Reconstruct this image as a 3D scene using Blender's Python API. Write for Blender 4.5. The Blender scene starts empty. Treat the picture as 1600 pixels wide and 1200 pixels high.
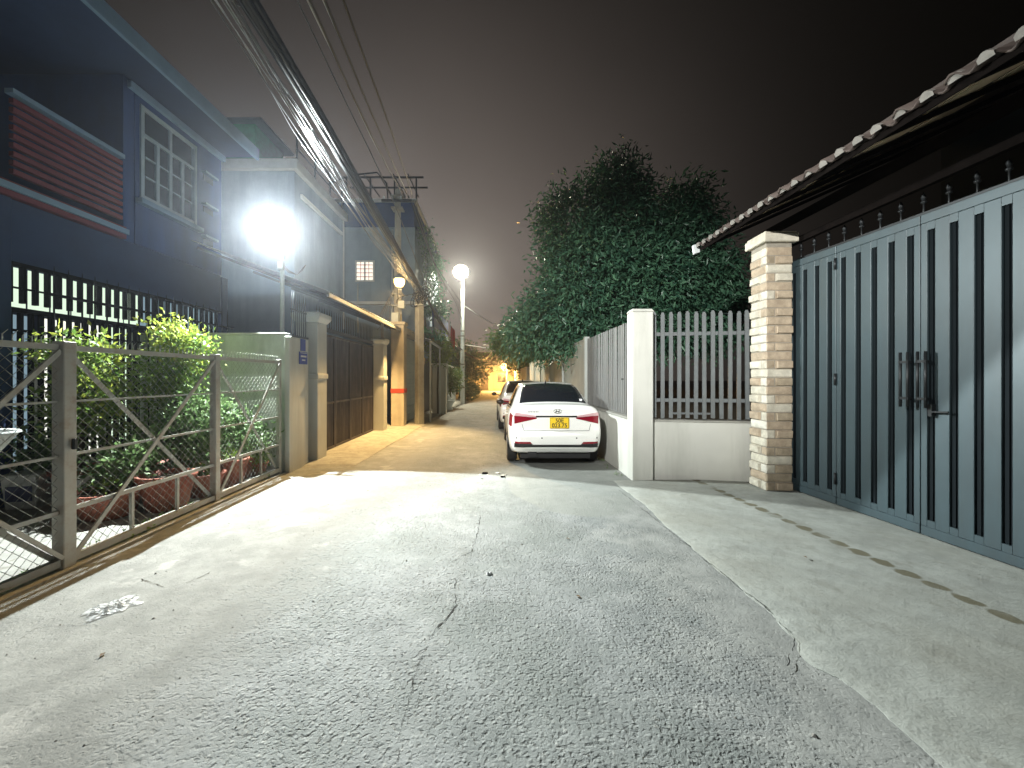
import bpy, bmesh, math, random
import numpy as np
from mathutils import Vector, Matrix, noise
from mathutils.bvhtree import BVHTree
random.seed(7)
R = math.radians
SC = bpy.context.scene
COL = SC.collection

# ------------------------------------------------------------------ camera
# ultra wide phone lens held level, 1.6 m above the lane; world Y runs down the lane
F, VX, VY, H = 622.0, 775.0, 590.0, 1.6
cd = bpy.data.cameras.new('camera'); cam = bpy.data.objects.new('camera', cd); COL.objects.link(cam)
cd.sensor_width = 36; cd.lens = 36 * F / 1600
cd.shift_x = 25 / 1600; cd.shift_y = -10 / 1600
cd.clip_start = 0.05; cd.clip_end = 1000
cam.location = (0, 0, H); cam.rotation_euler = (R(90), 0, 0)
SC.camera = cam

# ------------------------------------------------------------------ night sky: city glow fading upward
w = bpy.data.worlds.new('World'); SC.world = w; w.use_nodes = True
nt = w.node_tree; nt.nodes.clear()
tc = nt.nodes.new('ShaderNodeTexCoord')
dot = nt.nodes.new('ShaderNodeVectorMath'); dot.operation = 'DOT_PRODUCT'
g = Vector((-.16, .95, .12)).normalized(); dot.inputs[1].default_value = g
nt.links.new(tc.outputs['Generated'], dot.inputs[0])
def wm(op, a, b=None, clamp=False):
    n = nt.nodes.new('ShaderNodeMath'); n.operation = op; n.use_clamp = clamp
    for k, v in enumerate((a, b)):
        if v is None: continue
        if hasattr(v, 'is_output'): nt.links.new(v, n.inputs[k])
        else: n.inputs[k].default_value = v
    return n.outputs[0]
d01 = wm('MULTIPLY_ADD', dot.outputs['Value'], .5); d01.node.inputs[2].default_value = .5
wn = nt.nodes.new('ShaderNodeTexNoise'); wn.inputs['Scale'].default_value = 2.2; wn.inputs['Detail'].default_value = 4
nt.links.new(tc.outputs['Generated'], wn.inputs['Vector'])
glow = wm('MULTIPLY', wm('POWER', d01, 16.0), wm('ADD', wm('MULTIPLY', wn.outputs[0], .5), .75))
ramp = nt.nodes.new('ShaderNodeValToRGB')
el = ramp.color_ramp.elements
el[0].position = 0; el[0].color = (.0010, .0009, .0005, 1)
el[1].position = 1; el[1].color = (.235, .196, .172, 1)
nt.links.new(glow, ramp.inputs[0])
bg = nt.nodes.new('ShaderNodeBackground'); bg.inputs['Strength'].default_value = 0.85
wo = nt.nodes.new('ShaderNodeOutputWorld')
nt.links.new(ramp.outputs[0], bg.inputs[0]); nt.links.new(bg.outputs[0], wo.inputs[0])

SC.view_settings.view_transform = 'Standard'; SC.view_settings.look = 'None'
SC.view_settings.exposure = 0; SC.view_settings.gamma = 1
SC.view_settings.use_curve_mapping = False
SC.render.engine = 'CYCLES'
SC.cycles.use_denoising = True; SC.cycles.denoising_prefilter = 'ACCURATE'
SC.cycles.max_bounces = 8; SC.cycles.sample_clamp_indirect = 6
SC.cycles.volume_bounces = 0
SC.cycles.use_light_tree = True

# lamp settings: power (W), colour, spill power; the lamps themselves are built further down
LAMP_WHITE = dict(power=4400, side=3000, spill=50, rear=430, color=(.90, .98, .97))
LAMP_ORANGE = dict(power=2700, color=(1.0, .64, .25))
LAMP_FAR = dict(power=4200, color=(1.0, .93, .70))
LAMP_END = dict(power=9000, color=(1.0, .52, .14))
BACK_FILL = dict(power=10000, color=(.97, .97, .93))  # fill light added behind the viewpoint
HAZE_DENSITY = 0.0012

# ------------------------------------------------------------------ helpers
def P(px, py, Y):
    return Vector(((px - VX) / F * Y, Y, H + (VY - py) / F * Y))

def tag(o, label=None, cat=None, group=None, kind=None):
    if label: o['label'] = label
    if cat: o['category'] = cat
    if group: o['group'] = group
    if kind: o['kind'] = kind
    return o

def thing(name, label, cat, loc=(0, 0, 0), rz=0, group=None):
    o = bpy.data.objects.new(name, None); COL.objects.link(o)
    o.empty_display_size = .2
    o.location = loc; o.rotation_euler = (0, 0, rz)
    return tag(o, label, cat, group)

def copy_tree(o, parent=None):
    c = o.copy(); COL.objects.link(c)
    if parent is not None: c.parent = parent
    for ch in o.children: copy_tree(ch, c)
    return c

class MB:
    def __init__(s): s.v = []; s.f = []; s.sm = []
    def add(s, vs, fs, smooth=False):
        b = len(s.v); s.v += [tuple(v) for v in vs]
        s.f += [tuple(i + b for i in f) for f in fs]; s.sm += [smooth] * len(fs)
        return s
    def box(s, x0, y0, z0, x1, y1, z1):
        if x0 > x1: x0, x1 = x1, x0
        if y0 > y1: y0, y1 = y1, y0
        if z0 > z1: z0, z1 = z1, z0
        return s.add([(x0,y0,z0),(x1,y0,z0),(x1,y1,z0),(x0,y1,z0),(x0,y0,z1),(x1,y0,z1),(x1,y1,z1),(x0,y1,z1)],
              [(0,3,2,1),(4,5,6,7),(0,1,5,4),(1,2,6,5),(2,3,7,6),(3,0,4,7)])
    def obox(s, c, ax, ay, az):          # oriented box, half axes
        c, ax, ay, az = map(Vector, (c, ax, ay, az))
        vs = [c + i*ax + j*ay + k*az for k in (-1,1) for (i,j) in ((-1,-1),(1,-1),(1,1),(-1,1))]
        return s.add(vs, [(0,3,2,1),(4,5,6,7),(0,1,5,4),(1,2,6,5),(2,3,7,6),(3,0,4,7)])
    def bar(s, a, b, w, d=None, up=(0,0,1)):   # rectangular bar from a to b
        a, b = Vector(a), Vector(b); d = d or w
        t = b - a; L = t.length
        if L < 1e-6: return s
        t /= L; u = Vector(up)
        if abs(t.dot(u)) > .95: u = Vector((1,0,0))
        n = t.cross(u).normalized(); m = n.cross(t)
        return s.obox((a+b)/2, t*L/2, n*w/2, m*d/2)
    def tube(s, pts, r, n=8, cap=True, smooth=True):
        pts = [Vector(p) for p in pts]; k = len(pts)
        rs = r if isinstance(r, (list, tuple)) else [r]*k
        vs = []; prev = None
        for i, p in enumerate(pts):
            t = (pts[min(i+1,k-1)] - pts[max(i-1,0)])
            if t.length < 1e-9: t = Vector((0,0,1))
            t.normalize()
            if prev is None:
                u = Vector((0,0,1)) if abs(t.z) < .9 else Vector((1,0,0))
                a = t.cross(u).normalized()
            else:
                a = prev - t*prev.dot(t)
                a = a.normalized() if a.length > 1e-6 else t.orthogonal().normalized()
            prev = a; b = t.cross(a)
            for j in range(n):
                q = 2*math.pi*j/n
                vs.append(p + (a*math.cos(q) + b*math.sin(q))*rs[i])
        fs = [(i*n+j, i*n+(j+1)%n, (i+1)*n+(j+1)%n, (i+1)*n+j) for i in range(k-1) for j in range(n)]
        s.add(vs, fs, smooth)
        if cap:
            b = len(s.v) - k*n
            s.f += [tuple(b+j for j in reversed(range(n))), tuple(b+(k-1)*n+j for j in range(n))]; s.sm += [False, False]
        return s
    def lathe(s, prof, c=(0,0,0), n=20, smooth=True, axis='z'):
        cx, cy, cz = c; vs = []
        for (r, z) in prof:
            for j in range(n):
                q = 2*math.pi*j/n
                if axis == 'z': vs.append((cx+r*math.cos(q), cy+r*math.sin(q), cz+z))
                elif axis == 'x': vs.append((cx+z, cy+r*math.cos(q), cz+r*math.sin(q)))
                else: vs.append((cx-r*math.cos(q), cy+z, cz+r*math.sin(q)))
        k = len(prof)
        fs = [(i*n+j, i*n+(j+1)%n, (i+1)*n+(j+1)%n, (i+1)*n+j) for i in range(k-1) for j in range(n)]
        return s.add(vs, fs, smooth)
    def poly(s, pts, h, axis=2):         # extruded polygon given in 3D by its bottom points, offset vector h
        h = Vector(h) if not isinstance(h, (int, float)) else Vector((0,0,h))
        n = len(pts); vs = [Vector(p) for p in pts] + [Vector(p)+h for p in pts]
        return s.add(vs, [tuple(reversed(range(n))), tuple(range(n, 2*n))] + [(i,(i+1)%n,n+(i+1)%n,n+i) for i in range(n)])
    def mesh(s, name, fix=True):
        me = bpy.data.meshes.new(name); me.from_pydata(s.v, [], s.f)
        me.polygons.foreach_set('use_smooth', s.sm)
        if fix:
            bm = bmesh.new(); bm.from_mesh(me)
            bmesh.ops.recalc_face_normals(bm, faces=bm.faces[:]); bm.to_mesh(me); bm.free()
        me.update(); return me
    def build(s, name, m, parent=None, bevel=0, fix=True, seg=1):
        return link(name, s.mesh(name, fix), m, parent, bevel, seg)

def link(name, me, m, parent=None, bevel=0, seg=1):
    o = bpy.data.objects.new(name, me); COL.objects.link(o)
    if m is not None and not me.materials: me.materials.append(m)
    if parent is not None: o.parent = parent
    if bevel:
        b = o.modifiers.new('bevel', 'BEVEL'); b.width = bevel; b.segments = seg; b.limit_method = 'ANGLE'
    return o

# ------------------------------------------------------------------ materials
def mat(name, col, rough=.7, metal=0, var=.25, scale=3.0, bump=0, bscale=40, spec=.5, dirt=None, dscale=1.5, damt=.5, streak=False, coat=0):
    m = bpy.data.materials.new(name); m.use_nodes = True
    n = m.node_tree.nodes; l = m.node_tree.links; b = n['Principled BSDF']
    b.inputs['Roughness'].default_value = rough; b.inputs['Metallic'].default_value = metal
    b.inputs['Specular IOR Level'].default_value = spec
    if coat: b.inputs['Coat Weight'].default_value = coat; b.inputs['Coat Roughness'].default_value = .05
    geo = n.new('ShaderNodeNewGeometry')
    vec = geo.outputs['Position']
    if streak:
        mp = n.new('ShaderNodeMapping'); mp.inputs['Scale'].default_value = (1, 1, .12)
        l.new(vec, mp.inputs[0]); svec = mp.outputs[0]
    else: svec = vec
    nz = n.new('ShaderNodeTexNoise'); nz.inputs['Scale'].default_value = scale; nz.inputs['Detail'].default_value = 8
    nz.inputs['Roughness'].default_value = .65
    l.new(vec, nz.inputs['Vector'])
    r = n.new('ShaderNodeValToRGB'); e = r.color_ramp.elements
    c = Vector(col)
    e[0].position = .3; e[1].position = .72
    e[0].color = (*(c*(1-var)), 1); e[1].color = (*[min(1, x*(1+var*.6)) for x in c], 1)
    l.new(nz.outputs[0], r.inputs[0]); out = r.outputs[0]
    if dirt:
        n2 = n.new('ShaderNodeTexNoise'); n2.inputs['Scale'].default_value = dscale; n2.inputs['Detail'].default_value = 9
        n2.inputs['Roughness'].default_value = .7
        l.new(svec, n2.inputs['Vector'])
        r2 = n.new('ShaderNodeValToRGB'); r2.color_ramp.elements[0].position = .46; r2.color_ramp.elements[1].position = .72
        r2.color_ramp.elements[0].color = (0,0,0,1); r2.color_ramp.elements[1].color = (damt,damt,damt,1)
        l.new(n2.outputs[0], r2.inputs[0])
        mx = n.new('ShaderNodeMix'); mx.data_type = 'RGBA'
        l.new(r2.outputs[0], mx.inputs[0]); l.new(out, mx.inputs[6]); mx.inputs[7].default_value = (*dirt, 1)
        out = mx.outputs[2]
    l.new(out, b.inputs['Base Color'])
    if bump:
        n3 = n.new('ShaderNodeTexNoise'); n3.inputs['Scale'].default_value = bscale; n3.inputs['Detail'].default_value = 6
        l.new(vec, n3.inputs['Vector'])
        bp = n.new('ShaderNodeBump'); bp.inputs['Strength'].default_value = bump; bp.inputs['Distance'].default_value = .01
        l.new(n3.outputs[0], bp.inputs['Height']); l.new(bp.outputs[0], b.inputs['Normal'])
    return m

def emis(name, col, strength):
    m = bpy.data.materials.new(name); m.use_nodes = True
    n = m.node_tree.nodes; l = m.node_tree.links; n.clear()
    e = n.new('ShaderNodeEmission'); e.inputs[0].default_value = (*col, 1); e.inputs[1].default_value = strength
    o = n.new('ShaderNodeOutputMaterial'); l.new(e.outputs[0], o.inputs[0]); return m

def leafmat(name, dark, light, trans=.35, rough=.45):
    m = bpy.data.materials.new(name); m.use_nodes = True
    n = m.node_tree.nodes; l = m.node_tree.links; b = n['Principled BSDF']
    at = n.new('ShaderNodeAttribute'); at.attribute_name = 'rnd'
    r = n.new('ShaderNodeValToRGB'); e = r.color_ramp.elements
    e[0].color = (*dark, 1); e[1].color = (*light, 1)
    l.new(at.outputs['Fac'], r.inputs[0]); l.new(r.outputs[0], b.inputs['Base Color'])
    b.inputs['Roughness'].default_value = rough
    t = n.new('ShaderNodeBsdfTranslucent'); l.new(r.outputs[0], t.inputs[0])
    mx = n.new('ShaderNodeMixShader'); mx.inputs[0].default_value = trans
    l.new(b.outputs[0], mx.inputs[1]); l.new(t.outputs[0], mx.inputs[2])
    l.new(mx.outputs[0], n['Material Output'].inputs[0]); return m

M = {}
M['concrete'] = mat('concrete', (.36,.355,.32), .85, var=.2, scale=2.5, bump=.25, bscale=60, dirt=(.17,.165,.14), damt=.6, dscale=1.3)
M['wall_paint'] = mat('wall_paint', (.62,.62,.57), .8, var=.07, scale=1.7, bump=.1, bscale=80, dirt=(.33,.335,.29), damt=.65, dscale=1.5, streak=True)
M['old_plaster'] = mat('old_plaster', (.58,.60,.58), .85, var=.2, scale=3, bump=.3, bscale=45, dirt=(.24,.26,.24), damt=.7, dscale=2.2, streak=True)
M['house_plaster'] = mat('house_plaster', (.25,.34,.43), .85, var=.15, scale=1.5, bump=.15, bscale=50, dirt=(.11,.17,.22), damt=.6, dscale=1.1, streak=True)
M['flare_blue_plaster'] = mat('flare_blue_plaster', (.010,.050,.19), .8, var=.2, scale=1.5, bump=.15, bscale=50, dirt=(.008,.03,.08), damt=.6, dscale=1.0, streak=True)  # lens flare's blue and the dim light are put into this wall colour
M['maroon_plaster'] = mat('maroon_plaster', (.12,.022,.04), .8, var=.25, scale=2, bump=.15, bscale=50)
M['dark_plaster'] = mat('dark_plaster', (.018,.022,.028), .9, var=.3, scale=2)
M['white_trim'] = mat('white_trim', (.62,.66,.66), .6, var=.12, scale=4)
M['blue_trim'] = mat('blue_grey_trim', (.13,.22,.34), .7, var=.15, scale=4)
M['window_trim'] = mat('window_trim_paint', (.24,.32,.40), .6, var=.12, scale=4)
M['dark_slab'] = mat('slab_render', (.014,.036,.10), .8, var=.2, scale=2)  # navy carries the flare tint over the first house
M['warm_plaster'] = mat('warm_plaster', (.52,.46,.36), .85, var=.18, scale=3, bump=.2, bscale=50, dirt=(.25,.2,.14), damt=.6, dscale=2, streak=True)
M['grey_metal'] = mat('grey_metal', (.27,.28,.26), .5, metal=.3, var=.25, scale=7, dirt=(.14,.10,.07), damt=.7, dscale=9)
M['fence_metal'] = mat('weathered_fence_metal', (.46,.45,.41), .5, metal=.15, var=.2, scale=7, dirt=(.24,.15,.09), damt=.7, dscale=7)
M['galv'] = mat('galvanised_wire', (.34,.34,.31), .45, metal=.7, var=.2)
M['fence_paint'] = mat('fence_paint', (.15,.165,.17), .5, var=.15, scale=6, dirt=(.14,.13,.12), damt=.5, dscale=7)
M['slat_paint'] = mat('slat_paint', (.20,.205,.20), .55, var=.25, scale=5, dirt=(.13,.12,.11), damt=.6, dscale=5)
M['gate_paint'] = mat('gate_paint', (.043,.067,.077), .44, metal=.15, var=.12, scale=2, dirt=(.036,.046,.050), damt=.75, dscale=2.2, streak=True, bump=.12, bscale=5)
M['gate_dark'] = mat('gate_groove_paint', (.004,.007,.009), .8, var=.2, spec=.15)
M['iron'] = mat('dark_iron', (.018,.02,.022), .45, metal=.4, var=.3)
M['iron_matte'] = mat('matte_black_iron', (.006,.0065,.007), 1.0, var=.3, spec=.05)
M['stone'] = mat('cladding_stone', (.60,.56,.46), .8, var=.28, scale=9, bump=.6, bscale=26, dirt=(.36,.31,.24), damt=.6, dscale=6)
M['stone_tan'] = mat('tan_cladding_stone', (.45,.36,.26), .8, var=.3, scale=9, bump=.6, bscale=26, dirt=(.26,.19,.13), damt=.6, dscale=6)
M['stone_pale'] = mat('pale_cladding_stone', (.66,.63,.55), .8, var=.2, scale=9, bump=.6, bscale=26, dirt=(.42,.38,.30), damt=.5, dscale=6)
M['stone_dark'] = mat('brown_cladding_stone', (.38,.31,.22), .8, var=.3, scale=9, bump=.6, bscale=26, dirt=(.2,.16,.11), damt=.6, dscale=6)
M['mortar'] = mat('mortar', (.30,.27,.22), .9, var=.2, scale=12)
M['tile'] = mat('roof_tile', (.07,.05,.042), .7, var=.3, scale=8, bump=.2, bscale=40)
M['wood_dark'] = mat('dark_timber', (.006,.0045,.004), 1.0, var=.4, spec=.05, scale=6)
M['soffit'] = mat('soffit_board', (.60,.47,.32), .7, var=.15, scale=3)
M['brown_gate'] = mat('brown_gate_paint', (.055,.042,.036), .5, metal=.2, var=.3, scale=4, dirt=(.22,.18,.14), damt=.55, dscale=6, streak=True)
M['awning'] = mat('awning_sheet', (.20,.24,.27), .5, metal=.4, var=.2, scale=2)
M['black'] = mat('black_plastic', (.008,.008,.009), .45, var=.1)
M['rubber'] = mat('tyre_rubber', (.012,.012,.012), .75, var=.2)
M['rim'] = mat('alloy_rim', (.45,.46,.47), .3, metal=.8, var=.1)
M['car_white'] = mat('white_car_paint', (.78,.78,.75), .28, var=.03, coat=.6)
M['car_glass'] = mat('tinted_glass', (.008,.010,.013), .06, var=.1, spec=.6)
M['red_lens'] = mat('red_lens', (.20,.006,.016), .12, var=.15, spec=.6)
M['clear_lens'] = mat('clear_lens', (.55,.35,.36), .12, var=.12, spec=.6)
M['chrome'] = mat('chrome', (.6,.6,.6), .15, metal=1, var=.05)
M['plate_yellow'] = mat('plate_yellow', (.78,.52,.02), .4, var=.04)
M['cable'] = mat('cable_sheath', (.014,.015,.017), .5, var=.2, spec=.4)
M['cable_grey'] = mat('grey_cable_sheath', (.09,.095,.10), .35, metal=.2, var=.2, spec=.7)
M['cable_shiny'] = mat('shiny_cable_sheath', (.42,.44,.46), .25, metal=.3, var=.2, spec=.9)
M['pole_concrete'] = mat('pole_concrete', (.40,.38,.33), .85, var=.18, scale=5, bump=.25, bscale=50, dirt=(.2,.18,.14), damt=.5, dscale=3)
M['terracotta'] = mat('terracotta', (.30,.085,.05), .65, var=.3, scale=8, bump=.2, bscale=40, dirt=(.42,.30,.22), damt=.35, dscale=6)
M['white_pot'] = mat('white_bucket_plastic', (.60,.60,.58), .5, var=.15, scale=6, dirt=(.3,.29,.26), damt=.5, dscale=8)
M['soil'] = mat('soil', (.05,.035,.022), .95, var=.4, scale=20, bump=.6, bscale=50)
M['bark'] = mat('bark', (.07,.055,.04), .9, var=.4, scale=14, bump=.6, bscale=30)
M['sign_blue'] = mat('sign_blue', (.02,.045,.32), .4, var=.1)
M['white'] = mat('white_print', (.7,.7,.7), .5, var=.02)
M['red_paint'] = mat('red_paint', (.50,.06,.03), .6, var=.2)
M['flag_red'] = mat('flag_cloth', (.45,.03,.03), .8, var=.2)
M['green_tarp'] = mat('green_tarp', (.02,.30,.15), .6, var=.25, scale=6)
M['plastic_clear'] = mat('clear_plastic_bag', (.85,.86,.86), .3, var=.1)
M['leaf_garden'] = leafmat('garden_leaf', (.06,.14,.025), (.24,.33,.065), .32)
M['leaf_yellow'] = leafmat('yellow_green_leaf', (.14,.21,.03), (.40,.42,.07), .36)
M['leaf_shrub'] = leafmat('shrub_leaf', (.06,.13,.04), (.22,.32,.13), .35)
M['leaf_tree'] = leafmat('tree_leaf', (.032,.100,.066), (.12,.26,.150), .25, .35)
M['leaf_pale'] = leafmat('pale_tree_leaf', (.05,.11,.035), (.16,.25,.08), .35)
M['pane_dark'] = mat('window_pane', (.012,.022,.034), .22, var=.1, spec=.3)

# ------------------------------------------------------------------ ground surfaces
def ground_mat(name, kind):
    m = bpy.data.materials.new(name); m.use_nodes = True
    n = m.node_tree.nodes; l = m.node_tree.links; b = n['Principled BSDF']
    geo = n.new('ShaderNodeNewGeometry'); pos = geo.outputs['Position']
    sep = n.new('ShaderNodeSeparateXYZ'); l.new(pos, sep.inputs[0])
    X, Y = sep.outputs[0], sep.outputs[1]
    def mth(op, a, b_=None, c=None, clamp=False):
        q = n.new('ShaderNodeMath'); q.operation = op; q.use_clamp = clamp
        for k, v in enumerate((a, b_, c)):
            if v is None: continue
            if hasattr(v, 'is_output'): l.new(v, q.inputs[k])
            else: q.inputs[k].default_value = v
        return q.outputs[0]
    def nz(s, det=6, rough=.6, vec=None):
        q = n.new('ShaderNodeTexNoise'); q.inputs['Scale'].default_value = s; q.inputs['Detail'].default_value = det
        q.inputs['Roughness'].default_value = rough; l.new(vec or pos, q.inputs['Vector']); return q.outputs[0]
    def sstep(v, a, b_):
        q = n.new('ShaderNodeMapRange'); q.interpolation_type = 'SMOOTHSTEP'
        q.inputs[1].default_value = a; q.inputs[2].default_value = b_
        l.new(v, q.inputs[0]); return q.outputs[0]
    def mix(f, a, c):
        q = n.new('ShaderNodeMix'); q.data_type = 'RGBA'
        for k, v in ((0, f), (6, a), (7, c)):
            if hasattr(v, 'is_output'): l.new(v, q.inputs[k])
            elif k == 0: q.inputs[0].default_value = v
            else: q.inputs[k].default_value = (*v, 1)
        return q.outputs[2]
    big, med, fine, vfine = nz(.7, 5), nz(3.2, 8, .7), nz(26, 6, .65), nz(90, 4)
    if kind == 'lane':
        vo = n.new('ShaderNodeTexVoronoi'); vo.inputs['Scale'].default_value = 44; l.new(pos, vo.inputs['Vector'])
        vo2 = n.new('ShaderNodeTexVoronoi'); vo2.inputs['Scale'].default_value = 95; l.new(pos, vo2.inputs['Vector'])
        xw = mth('ADD', X, mth('MULTIPLY', mth('SUBTRACT', med, .5), 2.2))
        left = mth('SUBTRACT', 1.0, sstep(xw, -2.0, -1.1))          # smooth concrete along the left side
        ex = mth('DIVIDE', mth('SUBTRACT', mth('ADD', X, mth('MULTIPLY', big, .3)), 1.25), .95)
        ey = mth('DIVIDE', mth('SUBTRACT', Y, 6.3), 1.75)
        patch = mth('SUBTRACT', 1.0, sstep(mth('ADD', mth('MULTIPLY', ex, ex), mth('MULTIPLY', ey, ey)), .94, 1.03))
        right = sstep(xw, .8, 1.7)                                  # cement washed over the right edge
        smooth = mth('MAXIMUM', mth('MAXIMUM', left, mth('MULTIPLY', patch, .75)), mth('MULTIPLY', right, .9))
        base = mix(sstep(med, .35, .7), (.190, .200, .196), (.270, .280, .274))
        base = mix(mth('MULTIPLY', sstep(big, .38, .60), .6), base, (.160, .175, .163))
        base = mix(smooth, base, mix(sstep(med, .38, .66), (.205, .208, .195), (.285, .288, .270)))
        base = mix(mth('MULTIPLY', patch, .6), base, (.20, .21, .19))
        streak = mth('MULTIPLY', sstep(nz(1.9, 5, .55), .60, .66), mth('MULTIPLY', left, .35))
        base = mix(streak, base, (.50, .49, .46))                   # cement spill marks
        pits = mth('MULTIPLY', sstep(nz(38, 3, .5), .60, .70), mth('SUBTRACT', 1.0, mth('MULTIPLY', smooth, .7)))
        base = mix(mth('MULTIPLY', pits, .5), base, (.07, .072, .066))
        peb = mth('MULTIPLY', sstep(vo.outputs['Color'], .80, .9), .25)
        base = mix(mth('MULTIPLY', peb, mth('SUBTRACT', 1.0, smooth)), base, (.42, .42, .39))
        base = mix(mth('MULTIPLY', sstep(nz(11, 3), .68, .74), .5), base, (.12, .12, .105))
        f2 = nz(38, 3, .5); f3 = nz(17, 5, .6)
        pit = mth('ADD', mth('MULTIPLY', sstep(f2, .52, .68), -.55), mth('MULTIPLY', sstep(f3, .57, .70), -.5))
        peb_h = mth('MULTIPLY', mth('SUBTRACT', 1.0, sstep(vo.outputs['Distance'], .1, .55)), mth('MULTIPLY', sstep(vo.outputs['Color'], .45, .6), .38))
        wear = mth('ADD', .45, mth('MULTIPLY', sstep(nz(1.3, 4, .6), .35, .65), .75))
        h1 = mth('MULTIPLY', mth('ADD', mth('ADD', pit, peb_h), mth('MULTIPLY', vfine, .45)), wear)
        rough = mth('SUBTRACT', 1.0, mth('MULTIPLY', smooth, .78))
        h = mth('ADD', mth('MULTIPLY', h1, rough), mth('MULTIPLY', mth('ADD', med, mth('MULTIPLY', vfine, .15)), .55))
        dist = .020
    elif kind == 'apron':
        base = mix(sstep(med, .34, .68), (.255, .262, .238), (.335, .345, .315))
        base = mix(mth('MULTIPLY', sstep(big, .4, .7), .45), base, (.26, .25, .205))
        base = mix(mth('MULTIPLY', sstep(nz(4.5, 6, .65), .54, .68), .45), base, (.20, .195, .165))
        base = mix(mth('MULTIPLY', sstep(nz(17, 5, .65), .58, .70), .42), base, (.17, .165, .14))
        wob = mth('MULTIPLY', mth('SUBTRACT', nz(5, 3), .5), .10)
        dx = mth('DIVIDE', mth('SUBTRACT', mth('ADD', X, wob), mth('MULTIPLY_ADD', Y, -.085, 3.60)), .062)
        fy = mth('DIVIDE', mth('SUBTRACT', mth('FRACT', mth('DIVIDE', mth('ADD', Y, wob), .195)), .5), .46)
        dd = mth('ADD', mth('MULTIPLY', dx, dx), mth('MULTIPLY', fy, fy))
        drip = mth('MULTIPLY', mth('SUBTRACT', 1.0, sstep(mth('ADD', dd, mth('MULTIPLY', fine, .6)), .9, 1.5)),
                   sstep(nz(1.6, 2), .34, .52))
        base = mix(mth('MULTIPLY', drip, .85), base, (.10, .085, .045))  # water marks below the roof tiles
        h = mth('ADD', mth('MULTIPLY', fine, .35), mth('ADD', mth('MULTIPLY', med, .9), mth('MULTIPLY', vfine, .15)))
        h = mth('ADD', h, mth('MULTIPLY', sstep(X, 2.6, 1.9), mth('MULTIPLY', nz(9, 5, .6), .9)))
        dist = .016
    else:
        base = mix(sstep(med, .35, .68), (.30, .29, .26), (.42, .41, .37))
        base = mix(mth('MULTIPLY', sstep(nz(9, 4), .58, .68), .5), base, (.13, .11, .08))
        h = mth('ADD', mth('MULTIPLY', fine, .5), med); dist = .012
    l.new(base, b.inputs['Base Color']); b.inputs['Roughness'].default_value = .82
    b.inputs['Specular IOR Level'].default_value = .35
    bp = n.new('ShaderNodeBump'); bp.inputs['Strength'].default_value = .7; bp.inputs['Distance'].default_value = dist
    l.new(h, bp.inputs['Height']); l.new(bp.outputs[0], b.inputs['Normal'])
    return m

mb = MB(); mb.box(-115, -60, -.30, 115, 200, -.05)
tag(mb.build('ground', M['soil']), kind='structure')

def lane_h(x, y):
    return .012*noise.noise(Vector((x*.8, y*.8, 0))) + .006*noise.noise(Vector((x*3, y*3, 4)))
def left_edge(y): return -3.52 if y < 9 else -3.52 + min(y-9, 45)*.012
xs = np.linspace(0, 1, 46)
ys = np.concatenate([np.arange(-8, 12, .12), np.arange(12, 75, .8)])
vs = []; 
for y in ys:
    x0, x1 = left_edge(y), 2.2
    for t in xs:
        x = x0 + (x1-x0)*t
        vs.append((x, y, lane_h(x, y)))
nx = len(xs)
fs = [(j*nx+i, j*nx+i+1, (j+1)*nx+i+1, (j+1)*nx+i) for j in range(len(ys)-1) for i in range(nx-1)]
me = bpy.data.meshes.new('lane'); me.from_pydata(vs, [], fs); me.polygons.foreach_set('use_smooth', [True]*len(fs))
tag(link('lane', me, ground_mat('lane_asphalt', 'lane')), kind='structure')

# concrete apron before the right-hand gate, with its ragged broken edge
rnd = random.Random(3)
edge = []
y = -8.0
while y < 6.2:
    e = 1.84 + .05*noise.noise(Vector((y*1.1, 0, 1))) + .022*noise.noise(Vector((y*5, 2, 1))) + .012*noise.noise(Vector((y*19, 5, 1)))
    if 2.10 < y < 2.42: e -= .09*math.sin((y-2.10)/.32*math.pi)
    edge.append((e, y)); y += .035
mb = MB(); nE = len(edge)
zt = .016
for (x, y) in edge:
    z0 = lane_h(x, y)
    mb.v += [(x, y, z0-.05), (x+.006, y, z0+.003), (x+.03, y, z0+.008), (x+.22, y, zt-.003+.5*z0), (x+.6, y, zt), (9.5, y, zt)]
for i in range(nE-1):
    for k in range(5): mb.f.append((i*6+k, i*6+k+1, (i+1)*6+k+1, (i+1)*6+k)); mb.sm.append(k > 1)
tag(mb.build('apron', ground_mat('apron_concrete', 'apron')), kind='structure')

mb = MB(); mb.box(-14, -8, -.2, -3.50, 6.9, .022)
tag(mb.build('yard_floor', ground_mat('yard_concrete', 'yard')), kind='structure')
# raised verge strip before the left-hand gates, a low broken kerb on its lane side
mb = MB()
ke = [(-2.55+.1*noise.noise(Vector((y*.7,0,9)))+min(y-6.9,40)*.022+.03*noise.noise(Vector((y*4,0,9))), y) for y in np.arange(7.0, 48, .25)]
for (x, y) in ke:
    e_ = .0 if y > 7.2 else -.06
    mb.v += [(x, y, -.05), (x-.03, y, .008+e_), (x-.12, y, .020+e_), (x-.18, y, .018+e_), (-4.6, y, .035+e_)]
for i in range(len(ke)-1):
    for k in range(4): mb.f.append((i*5+k, i*5+k+1, (i+1)*5+k+1, (i+1)*5+k)); mb.sm.append(False)
tag(mb.build('verge', ground_mat('verge_concrete', 'yard')), kind='structure')

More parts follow.
